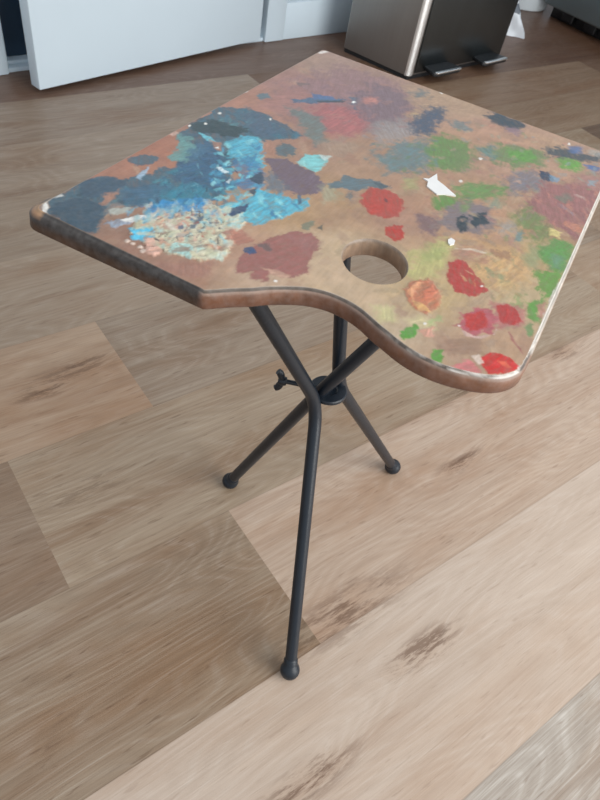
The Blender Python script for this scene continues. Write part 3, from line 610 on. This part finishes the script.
((377.2,-0.7,370.9,0.8,372.2,2.8,377.7,0.5),(222,220,214),0.5,0.4,1,0.3,0.3),
((10.2,-1.6,-1.1,4,4.6,5.8,14.1,1.6),(220,212,204),1.3,0.8,1,0.2,0.3),
((363.9,264.8,363,269.9,360.7,278,355,288.1,348.7,295.1,341.7,299.1,335.7,300.5,338.3,302.4,345,300,352.9,293.4,362.2,278.6,364.8,267.5),(222,212,206),0.6,0.8,0.9,0.2,0.3),
((334.9,301.5,319.7,302.4,289.4,301.1,263.1,300,239.2,300,238.2,301.1,269.5,301.6,308.3,303.2,335.1,303.9),(205,198,190),0.6,1.0,0.8,0.2,0.3),
((252.1,-0.4,252.9,-0,253.7,0.1,254.3,-0.2,254.5,-0.7,254.3,-1.4,253.7,-2,252.9,-2.4,252.1,-2.5,251.5,-2.3,251.2,-1.7,251.5,-1.1),(228,224,216),0.7,0.3,1,0.3,0.3),
((234,3.3,234.9,3.7,235.7,3.8,236.4,3.6,236.6,3,236.4,2.3,235.7,1.7,234.9,1.3,234,1.2,233.4,1.4,233.1,2,233.4,2.7),(228,224,216),0.7,0.3,1,0.3,0.3),
((146.6,0.1,147.7,0.6,148.8,0.7,149.6,0.4,149.8,-0.2,149.5,-1,148.7,-1.7,147.6,-2.2,146.5,-2.3,145.8,-2,145.5,-1.4,145.8,-0.6),(228,224,216),0.8,0.4,1,0.3,0.3),
((198.5,8.5,199.4,8.9,200.3,9,201,8.7,201.3,8.2,201,7.5,200.3,6.8,199.3,6.4,198.4,6.3,197.7,6.6,197.5,7.1,197.7,7.8),(228,224,216),0.7,0.4,1,0.3,0.3),
((176.6,42.8,177.5,43.1,178.5,43.2,179.2,42.9,179.5,42.3,179.2,41.6,178.4,41,177.5,40.6,176.5,40.6,175.8,40.9,175.5,41.4,175.8,42.1),(228,224,216),0.7,0.4,1,0.3,0.3),
((222,10,222.9,10.4,223.8,10.5,224.4,10.2,224.7,9.7,224.4,9,223.8,8.4,222.9,7.9,222,7.8,221.3,8.1,221.1,8.7,221.3,9.3),(228,224,216),0.7,0.3,1,0.3,0.3),
((103.8,204.4,104.9,204.5,106,204.4,106.8,204,107,203.4,106.7,202.8,105.8,202.3,104.7,202.2,103.6,202.3,102.9,202.7,102.6,203.3,102.9,203.9),(228,224,216),0.8,0.4,1,0.3,0.3),
((358.4,152.8,359,152.9,359.5,152.9,359.9,152.6,360.1,152.2,360,151.7,359.6,151.4,359.1,151.2,358.5,151.2,358.1,151.5,357.9,151.9,358,152.4),(228,224,216),0.4,0.2,1,0.3,0.3),
((241.9,224.7,242.6,224.8,243.4,224.7,243.9,224.3,244.1,223.8,243.9,223.4,243.4,223,242.6,222.9,241.9,223,241.3,223.4,241.1,223.9,241.3,224.4),(228,224,216),0.6,0.3,1,0.3,0.3),
((336.6,242,337.1,242,337.7,241.9,338.1,241.6,338.3,241.2,338.1,240.8,337.7,240.5,337.2,240.4,336.6,240.5,336.2,240.9,336,241.3,336.2,241.7),(228,224,216),0.4,0.2,1,0.3,0.3),
((324.8,259.6,325.3,259.7,325.9,259.5,326.4,259.2,326.5,258.7,326.4,258.3,326,258.1,325.4,258,324.8,258.2,324.4,258.5,324.2,258.9,324.4,259.3),(228,224,216),0.5,0.2,1,0.3,0.3),
((277.1,259.4,277.8,259.4,278.5,259.3,279,258.9,279.1,258.5,279,258,278.5,257.7,277.8,257.7,277.1,257.8,276.6,258.2,276.5,258.6,276.6,259.1),(228,224,216),0.5,0.3,1,0.3,0.3),
((153.5,203.1,154.5,203.3,155.5,203.1,156.2,202.7,156.4,202.2,156.1,201.6,155.4,201.2,154.4,201,153.4,201.2,152.7,201.6,152.5,202.1,152.8,202.7),(228,224,216),0.7,0.3,1,0.3,0.3),
((-1.4,131,0.1,131.3,1.5,131.3,2.5,130.8,2.8,130.1,2.3,129.4,1.2,128.8,-0.3,128.5,-1.7,128.5,-2.7,129,-3,129.6,-2.5,130.4),(228,224,216),0.9,0.5,1,0.3,0.3),
((9,260.6,10.4,260.7,11.7,260.5,12.6,260,12.9,259.3,12.5,258.7,11.4,258.3,10.1,258.2,8.7,258.4,7.8,258.9,7.5,259.6,8,260.2),(228,224,216),0.9,0.4,1,0.3,0.3),
((254.7,302.5,255.4,302.5,256.1,302.3,256.6,301.9,256.8,301.4,256.6,301,256.1,300.8,255.4,300.7,254.7,300.9,254.2,301.3,254,301.8,254.2,302.2),(228,224,216),0.5,0.3,1,0.3,0.3),
((250.3,3.4,251,-1.6,259.5,-1,257.5,3.1),(200,170,155),1.1,0.5,0.8,0,0.3),
((247.9,230.2,240.5,238.7,237.2,249.5,239.5,249.5,243.8,238.4),(205,190,170),0.7,0.4,0.8,0.3,0.3)]
CHIPS = [[(174.5,177.2),(171.7,181.2),(159.1,183.3),(168.8,187.3),(172.4,194.1),(180.8,207),(185,199.4),(189.6,194.5),(187.6,190.5),(183.9,184.1),(176,182)],[(242.4,222.3),(239.1,223.4),(240.1,226.7),(244.8,227.6),(248,225.7),(246.6,223.8)]]

# outline of the board in units of 0.22 m, going round from the far corner
U = 1.785
def cr2(pts, n):
    return [(p.x, p.y) for p in smooth_path([(a, b, 0) for a, b in pts], n)]
def arc(cx, cy, r, a0, a1, n): return [(cx+r*math.cos(R(a0+(a1-a0)*i/n)), cy+r*math.sin(R(a0+(a1-a0)*i/n))) for i in range(n+1)]
def line(a, b, n): return [(a[0]+(b[0]-a[0])*i/n, a[1]+(b[1]-a[1])*i/n) for i in range(n)]
V = 1.368
out = []
out += line((.012, 0), (U-.022, 0), 80)
out += arc(U-.022, .022, .022, -90, 0, 6)
out += line((U, .026), (U, .565), 40)
out += cr2([(U, .567), (1.733, .618), (1.700, .655), (1.655, .698), (1.600, .772), (1.577, .845), (1.583, .925), (1.618, 1.013), (1.650, 1.115), (1.645, 1.217), (1.604, 1.315), (1.545, 1.360), (1.470, V)], 12)
out += line((1.460, V), (.012, V), 70)
out += arc(.012, V-.012, .012, 90, 180, 4)
out += line((0, V-.014), (0, .014), 60)
out += arc(.012, .012, .012, 180, 270, 4)[:-1]
O = []
for p in out:
    p = (p[0]*.22, p[1]*.22)
    if not O or math.hypot(p[0]-O[-1][0], p[1]-O[-1][1]) > 4e-4: O.append(p)
def offs(poly, d):
    n = len(poly); res = []
    for i in range(n):
        a, c = Vector(poly[i-1]), Vector(poly[(i+1) % n]); t = (c-a).normalized()
        res.append((poly[i][0]+t.y*d, poly[i][1]-t.x*d))
    return res
A2 = sum(O[i-1][0]*O[i][1]-O[i][0]*O[i-1][1] for i in range(len(O)))
SG = 1 if A2 > 0 else -1                           # outward sign for offs()
# thumb hole
HC = (1.360*.22, .871*.22); ha = math.atan2(.089, .201)
NH = 96
def hole(d):
    L = []
    for i in range(NH):
        t = 2*math.pi*i/NH; x = (.108*.22+d)*math.cos(t); y = (.0965*.22+d)*math.sin(t)
        L.append((HC[0]+x*math.cos(ha)-y*math.sin(ha), HC[1]+x*math.sin(ha)+y*math.cos(ha)))
    return L
H0 = hole(.0008)
def poly_sdf(px, py, poly):
    """signed distance (negative inside) of arrays px,py to a polygon"""
    d = np.full(px.shape, 1e9); ins = np.zeros(px.shape, bool); n = len(poly)
    for i in range(n):
        ax, ay = poly[i-1]; bx_, by_ = poly[i]; ex_, ey_ = bx_-ax, by_-ay
        L2 = ex_*ex_+ey_*ey_+1e-12
        t = np.clip(((px-ax)*ex_+(py-ay)*ey_)/L2, 0, 1)
        d = np.minimum(d, (px-ax-t*ex_)**2+(py-ay-t*ey_)**2)
        if (ay > py.min()-1) or True:
            cond = (ay > py) != (by_ > py)
            if ay != by_: ins ^= cond & (px < ex_*(py-ay)/(by_-ay)+ax)
    d = np.sqrt(d); return np.where(ins, -d, d)
STEP = .00072
gu, gv = np.meshgrid(np.arange(STEP/2, U*.22, STEP), np.arange(STEP/2, V*.22, STEP), indexing='ij')
gu = gu.ravel(); gv = gv.ravel()
rr_ = np.random.RandomState(3); gu = gu+rr_.uniform(-.25, .25, gu.shape)*STEP; gv = gv+rr_.uniform(-.25, .25, gv.shape)*STEP
keep = (poly_sdf(gu, gv, O) < -.0005) & (((gu-HC[0])**2+(gv-HC[1])**2 > .0225**2))
hk = poly_sdf(gu[keep], gv[keep], H0) > .0005
gu = gu[keep][hk]; gv = gv[keep][hk]
pts = [Vector((a, b)) for a, b in O]+[Vector((a, b)) for a, b in H0]+[Vector((float(a), float(b))) for a, b in zip(gu, gv)]
nO = len(O)
cons = [(i, (i+1) % nO) for i in range(nO)]+[(nO+i, nO+(i+1) % NH) for i in range(NH)]
vv, ee, ff, *_ = delaunay_2d_cdt(pts, cons, [], 0, 1e-7, False)
vu = np.array([p[0] for p in vv]); vw = np.array([p[1] for p in vv])
fa = np.array([list(f) for f in ff if len(f) == 3])
cu = vu[fa].mean(1); cv = vw[fa].mean(1)
okf = (poly_sdf(cu, cv, H0) > 0) & (poly_sdf(cu, cv, O) < 1e-7)
fa = fa[okf]
# ---- the paint
def s2l(c):
    c = np.asarray(c, float)/255; return np.where(c <= .04045, c/12.92, ((c+.055)/1.055)**2.4)
mu, mv = vu*1000, vw*1000                          # millimetres
wsum = np.zeros(mu.shape); base = np.zeros((len(mu), 3)); WARM = (1.02, 1.0, .93)
qx = mu+14*(fbm(mu/22, mv/22, 5)-.5)*2; qy = mv+14*(fbm(mu/22, mv/22, 25)-.5)*2
for (bu, bv, r_, g_, b_) in BASE_COAT:
    w = 1/((qx-bu)**2+(qy-bv)**2+60)**1.6; wsum += w; base += w[:, None]*s2l((r_, g_, b_))*np.array(WARM)
colr = base/wsum[:, None]
var = fbm(mu/9, mv/9, 40)-.5; grain = fbm(mu/14, mv/1.6, 44)-.5
colr = colr*(1+.35*var+.22*grain)[:, None]
colr[:, 2] *= 1-.15*(fbm(mu/30, mv/30, 60)-.5)
hgt = .06*(fbm(mu/3, mv/3, 70)-.5)
NW = {}
for i in range(6): NW[i] = (fbm(mu/8, mv/8, 100+i*7, 6)-.5, fbm(mu/8, mv/8, 300+i*7, 6)-.5)
fineA = fbm(mu/1.6, mv/1.6, 500, 3)-.5
drng = random.Random(21)
def inside(x, y, P):
    r_ = False
    for i in range(len(P)):
        (ax, ay), (bx2, by2) = P[i-1], P[i]
        if (ay > y) != (by2 > y) and x < (bx2-ax)*(y-ay)/(by2-ay)+ax: r_ = not r_
    return r_
WORK = []
for s_ in STROKES:
    if s_[0] != 'D': WORK.append(s_); continue
    _, poly, num, pal, l0, l1, asp, alpha, hh, ang0, spr = s_         # scattered brush dabs inside an area; one set paints crevice shade
    P = [(poly[i], poly[i+1]) for i in range(0, len(poly), 2)]; xs_ = [p[0] for p in P]; ys_ = [p[1] for p in P]
    while num > 0:
        x, y = drng.uniform(min(xs_), max(xs_)), drng.uniform(min(ys_), max(ys_))
        if not inside(x, y, P): continue
        num -= 1; L = drng.uniform(l0, l1); Wd = L*asp*drng.uniform(.6, 1.3); an = R(ang0+drng.uniform(-spr, spr))
        e = []
        for q in range(7):
            a_ = q*2*math.pi/7; rr = drng.uniform(.75, 1.2)
            ex2, ey2 = L*math.cos(a_)*rr, Wd*math.sin(a_)*rr
            e += [x+ex2*math.cos(an)-ey2*math.sin(an), y+ex2*math.sin(an)+ey2*math.cos(an)]
        WORK.append((e, drng.choice(pal), (.6+.12*L) if asp > .15 else .35, .8, alpha*drng.uniform(.6, 1), hh*drng.uniform(.3, 1.2), .4))
for si, (poly, sc, soft, warp_, alpha, hh, streak) in enumerate(WORK):
    P = np.array(poly).reshape(-1, 2)
    streak = min(streak, .55)
    pad = soft*2+warp_*2+4
    m = np.where((mu > P[:, 0].min()-pad) & (mu < P[:, 0].max()+pad) & (mv > P[:, 1].min()-pad) & (mv < P[:, 1].max()+pad))[0]
    if not len(m): continue
    nx, ny = NW[si % 6]
    x = mu[m]+nx[m]*warp_*5+fineA[m]*min(warp_, 1.2)*.8; y = mv[m]+ny[m]*warp_*5+fineA[m]*min(warp_, 1.2)*.6
    d = poly_sdf(x, y, [tuple(p) for p in P])
    ang = (si*37 % 100)/100*1.6-.8
    ca, sa = math.cos(ang), math.sin(ang)
    a_, b2 = mu[m]*ca+mv[m]*sa, -mu[m]*sa+mv[m]*ca
    st_ = fbm(a_/9+si, b2/1.1, 700+si, 3)-.5
    bl = fbm(a_/4+si*3, b2/4, 900+si, 3)-.5
    big = soft > 2.6
    d = d+(bl*2.4+st_*1.6)*(soft*(.8 if big else 1.0)+.15)+fineA[m]*(.9 if soft > 1.2 else .45)
    t = np.clip(.5-d/(soft*(2.1 if big else 1.3)+.2), 0, 1); t = t*t*(3-2*t)
    t = t*np.clip(alpha*(1+streak*(st_*1.2+bl*.9)-.12*streak), 0, 1)
    sc_ = s2l(sc)
    c_ = sc_[None, :]*(1+(.30+.75*streak)*st_+.30*bl)[:, None]
    colr[m] = colr[m]*(1-t)[:, None]+c_*t[:, None]
    if hh: hgt[m] = hgt[m]*(1-t*.7)+t*hh*(.55+1.6*streak*(bl+st_*.6)+.25)
lum = colr@np.array([.2126, .7152, .0722]); sat = 1.0
colr = np.clip(lum[:, None]+(colr-lum[:, None])*sat, .006, .9)**1.10*1.08
ed = np.minimum(-poly_sdf(vu, vw, O), np.abs(poly_sdf(vu, vw, H0)))
fade = np.clip(ed/.002, 0, 1)
hz = np.clip(hgt, -.05, 1.3)*.001*fade
# ---- mesh: top skin, moulded rim, underside, hole wall
verts = [(vu[i]-HU, vw[i]-HV, ZT+hz[i]) for i in range(len(vu))]
cols = [tuple(c) for c in colr]
faces = []; fmat = []
a3 = (vu[fa[:, 1]]-vu[fa[:, 0]])*(vw[fa[:, 2]]-vw[fa[:, 0]])-(vu[fa[:, 2]]-vu[fa[:, 0]])*(vw[fa[:, 1]]-vw[fa[:, 0]])
for f, s_ in zip(fa, a3): faces.append(tuple(int(x) for x in (f if s_ > 0 else f[::-1]))); fmat.append(0)
BROWN = (104, 76, 60); DARK = (66, 56, 50); PALE = (186, 178, 166); GREY = (122, 108, 96); UMB = (92, 68, 54)
def lerp3(a, b, t): return tuple(x+(y-x)*t for x, y in zip(a, b))
rng2 = random.Random(8)
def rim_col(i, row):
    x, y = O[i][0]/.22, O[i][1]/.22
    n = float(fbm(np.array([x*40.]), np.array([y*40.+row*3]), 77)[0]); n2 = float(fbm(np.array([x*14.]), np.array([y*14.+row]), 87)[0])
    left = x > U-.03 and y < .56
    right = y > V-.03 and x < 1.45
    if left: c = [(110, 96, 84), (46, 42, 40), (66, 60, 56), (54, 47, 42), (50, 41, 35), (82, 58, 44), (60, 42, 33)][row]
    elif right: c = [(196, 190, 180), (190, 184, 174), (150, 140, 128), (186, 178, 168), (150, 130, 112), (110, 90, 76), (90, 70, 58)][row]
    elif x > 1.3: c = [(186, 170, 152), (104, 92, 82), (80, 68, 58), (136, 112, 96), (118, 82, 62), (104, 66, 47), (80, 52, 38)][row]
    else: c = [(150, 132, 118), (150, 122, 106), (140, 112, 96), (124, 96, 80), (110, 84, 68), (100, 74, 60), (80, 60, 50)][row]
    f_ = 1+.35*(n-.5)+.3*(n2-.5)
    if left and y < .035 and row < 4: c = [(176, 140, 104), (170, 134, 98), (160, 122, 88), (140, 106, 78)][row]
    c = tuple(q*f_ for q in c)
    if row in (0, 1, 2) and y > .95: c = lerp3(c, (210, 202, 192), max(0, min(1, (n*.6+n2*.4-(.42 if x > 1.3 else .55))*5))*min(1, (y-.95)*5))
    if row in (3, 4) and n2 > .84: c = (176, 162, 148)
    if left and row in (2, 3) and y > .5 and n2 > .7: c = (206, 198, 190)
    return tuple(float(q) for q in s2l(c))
PROF = [(0, 0), (.0006, -.0002), (.0013, -.0014), (.0020, -.0017), (.0030, -.0034), (.0034, -TH+.0015), (.0022, -TH)]
prev = list(range(nO))
for row, (d, dz) in enumerate(PROF):
    poly = offs(O, d*SG); ids = []
    for i in range(nO):
        if O[i][0] > (U-.07)*.22 and O[i][1] < .56*.22:
            f_ = (1-O[i][1]/(.56*.22))**.8*1.05; poly[i] = tuple(O[i][q]+(poly[i][q]-O[i][q])*(1+f_) for q in (0, 1))
    for i, (x, y) in enumerate(poly):
        ids.append(len(verts)); verts.append((x-HU, y-HV, ZT+dz)); cols.append(rim_col(i, row))
    if row == 0:
        first = ids
    else:
        for i in range(nO):
            q = (prev[i], ids[i], ids[(i+1) % nO], prev[(i+1) % nO])
            faces.append(q if SG > 0 else q[::-1]); fmat.append(1)
    prev = ids
rim_last = prev
HP = [(.0008, 0), (-.0002, -.0009), (-.0004, -.003), (-.0004, -TH+.001), (.0004, -TH)]
hcol = [(150, 132, 114), (140, 120, 102), (152, 128, 106), (138, 112, 92), (110, 88, 72)]
prev = None
for row, (d, dz) in enumerate(HP):
    ids = []
    for i, (x, y) in enumerate(hole(d)):
        n = float(fbm(np.array([i*.5]), np.array([row*2.]), 33)[0])
        ids.append(len(verts)); verts.append((x-HU, y-HV, ZT+dz)); cols.append(tuple(float(q) for q in s2l(tuple(c*(1+.4*(n-.5)) for c in hcol[row]))))
    if prev:
        for i in range(NH): faces.append((prev[i], prev[(i+1) % NH], ids[(i+1) % NH], ids[i])[::-1]); fmat.append(1)
    prev = ids
# underside
op = [Vector((verts[i][0], verts[i][1])) for i in rim_last]; hp = [Vector((verts[i][0], verts[i][1])) for i in prev]
v2, e2, f2, *_ = delaunay_2d_cdt(op+hp, cons, [], 0, 1e-7, False)
mp = []
for p in v2: mp.append(len(verts)); verts.append((p[0], p[1], ZT-TH)); cols.append(tuple(float(q) for q in s2l((98, 74, 58))))
OL = [(p.x, p.y) for p in op]; HL = [(p.x, p.y) for p in hp]
for f in f2:
    c_ = np.mean([[v2[i][0], v2[i][1]] for i in f], axis=0)
    if poly_sdf(np.array([c_[0]]), np.array([c_[1]]), HL)[0] < 0 or poly_sdf(np.array([c_[0]]), np.array([c_[1]]), OL)[0] > 0: continue
    p3 = [v2[i] for i in f]; ar = (p3[1][0]-p3[0][0])*(p3[2][1]-p3[0][1])-(p3[2][0]-p3[0][0])*(p3[1][1]-p3[0][1])
    q = tuple(mp[i] for i in f); faces.append(q[::-1] if ar > 0 else q); fmat.append(1)
me = bpy.data.meshes.new('tabletop'); me.from_pydata(verts, [], faces); 
at = me.color_attributes.new('Paint', 'FLOAT_COLOR', 'POINT')
at.data.foreach_set('color', np.hstack([np.array(cols), np.ones((len(cols), 1))]).astype(np.float32).ravel())
me.materials.append(M['paint']); me.materials.append(M['edge'])
me.polygons.foreach_set('material_index', fmat); me.polygons.foreach_set('use_smooth', [True]*len(faces))
me.validate(); me.update()
top = link(bpy.data.objects.new('tabletop', me)); top.parent = root
top['label'] = 'palette shaped board with thumb hole and smears of oil paint'
# ---- two white chips stuck on the paint
for ch in CHIPS:
    b = bmesh.new(); poly = [(x/1000, y/1000) for x, y in ch]
    w = [lw(x, y, 0) for x, y in poly]
    add_prism(b, [(p.x, p.y) for p in w], ZT-.0004, ZT+.0009)
    obj('paint_chip', b, M['flake'], top, smooth=False, label='bare white chip on the paint')

# ---- tripod
HUB = Vector((.3535, .3227, .288))
legs = [  # ball centre, knee, top end
 (Vector((.3202, .4289, .0118)), Vector((.3395, .3225, .2895)), Vector((.3900, .2350, ZT-TH))),
 (Vector((.5488, .3317, .0122)), Vector((0.3672, 0.3233, .2890)), Vector((0.3449, 0.3587, ZT-TH))),
 (Vector((.2435, .1658, .0117)), Vector((.3360, .3170, .2830)), Vector((.1980, .3250, ZT-TH)))]
RT = .0070
for (ft, kn_, tp) in legs:
    a = kn_+(ft-kn_).normalized()*.030; c2 = kn_+(tp-kn_).normalized()*.030
    path = [ft.lerp(a, t) for t in (0.02, .3, .6, .9)]
    path += [(1-t)**2*a+2*t*(1-t)*kn_+t*t*c2 for t in [i/10 for i in range(11)]]
    path += [c2.lerp(tp, t) for t in (.2, .5, .8, 1.0)]
    b = bmesh.new(); add_tube(b, path, RT, 24)
    lg = obj('leg', b, M['metal_black'], root)
    # ball foot with a short collar
    ax = (kn_-ft).normalized(); rb = ft.z-.0001
    prof = [(rb*math.sin(math.pi*i/18), -rb*math.cos(math.pi*i/18)) for i in range(14)]+[(RT+.0012, rb*.82), (RT+.0012, rb*1.25), (RT, rb*1.4)]
    b = bmesh.new(); add_lathe(b, prof, ft, 28, ax); obj('ball_foot', b, M['rubber'], lg)
    # fixing flange under the board
    b = bmesh.new(); add_lathe(b, [(0, -.004), (.016, -.004), (.017, -.003), (.017, -.0006), (.0165, -.0001), (0, -.0001)], tp, 28)
    obj('mounting_flange', b, M['metal_black'], lg)
b = bmesh.new(); add_lathe(b, [(0, -.0025), (.019, -.0025), (.0202, -.0015), (.0202, .0015), (.019, .0025), (.0105, .0025), (.009, .001), (0, .001)], HUB, 40)
hub = obj('hub_plate', b, M['metal_black'], root)
# wing bolt
B0 = Vector((.3500, .3265, .288)); B1 = Vector((.3180, .3560, .288)); bd = (B1-B0).normalized()
b = bmesh.new(); add_tube(b, [B0, B1], .0026, 14)
add_lathe(b, [(0, -.004), (.0042, -.004), (.005, -.002), (.005, .003), (.0035, .005), (0, .0055)], B1, 18, bd)
sidev = Vector((.55, .62, -.15)); sidev = (sidev-bd*sidev.dot(bd)).normalized()
upv = Vector((0, 0, 1))
for sgn in (1, -1):
    pth = smooth_path([B1, B1+upv*.005*sgn+bd*.002, B1+upv*.010*sgn+bd*.004, B1+upv*.0125*sgn+bd*.0065], 4)
    add_tube(b, pth, [.0028+.0012*math.sin(math.pi*min(1, i/(len(pth)-1)*1.1)*.8) for i in range(len(pth))], 12)
obj('wing_bolt', b, M['metal_black'], root)

# ================================================================== LIGHT
w = bpy.data.worlds.new('World'); scene.world = w; w.use_nodes = True
nt = w.node_tree; bg = nt.nodes['Background']
tcw = nt.nodes.new('ShaderNodeTexCoord'); dp = nt.nodes.new('ShaderNodeVectorMath'); dp.operation = 'DOT_PRODUCT'
nt.links.new(tcw.outputs['Generated'], dp.inputs[0]); dp.inputs[1].default_value = (.35, -.75, .45)
mr = nt.nodes.new('ShaderNodeMapRange'); nt.links.new(dp.outputs['Value'], mr.inputs[0]); mr.inputs[1].default_value = -1; mr.inputs[2].default_value = 1
cr = nt.nodes.new('ShaderNodeValToRGB'); nt.links.new(mr.outputs[0], cr.inputs[0])
cr.color_ramp.elements[0].color = (.42, .45, .49, 1); cr.color_ramp.elements[0].position = .15
cr.color_ramp.elements[1].color = (.86, .92, 1.0, 1); cr.color_ramp.elements[1].position = .95
nt.links.new(cr.outputs[0], bg.inputs[0]); bg.inputs[1].default_value = .75
def area(name, loc, target, sx, sy, power, col):
    L = bpy.data.lights.new(name, 'AREA'); L.shape = 'RECTANGLE'; L.size = sx; L.size_y = sy; L.energy = power; L.color = col
    o = link(bpy.data.objects.new(name, L)); o.location = loc
    o.rotation_euler = (Vector(target)-Vector(loc)).to_track_quat('-Z', 'Y').to_euler(); return o
area('assumed_window_light', (1.25, -1.35, 1.15), (.85, .9, .35), 1.7, 2.1, 44, (1.0, .985, .95))  # added area light out of view, standing in for an assumed window; none is built

# ================================================================== CAMERA
cam = bpy.data.cameras.new('camera'); co = link(bpy.data.objects.new('camera', cam)); scene.camera = co
CX = Vector((0.809058, -0.568142, 0.150463)); CY = Vector((0.340856, 0.662137, 0.667377)); CZ = Vector((-0.478792, -0.488661, 0.729362))
mw = Matrix((CX, CY, CZ)).transposed().to_4x4(); mw.translation = (0, 0, .7733)
co.location = mw.to_translation(); co.rotation_euler = mw.to_euler()
cam.sensor_width = 36; cam.lens = 643.99/800*36; cam.clip_start = .02
cam.dof.use_dof = True; cam.dof.focus_distance = .58; cam.dof.aperture_fstop = 20
vs = scene.view_settings
vs.view_transform = 'Standard'; vs.look = 'None'; vs.gamma = 1; vs.use_curve_mapping = False; vs.exposure = .42
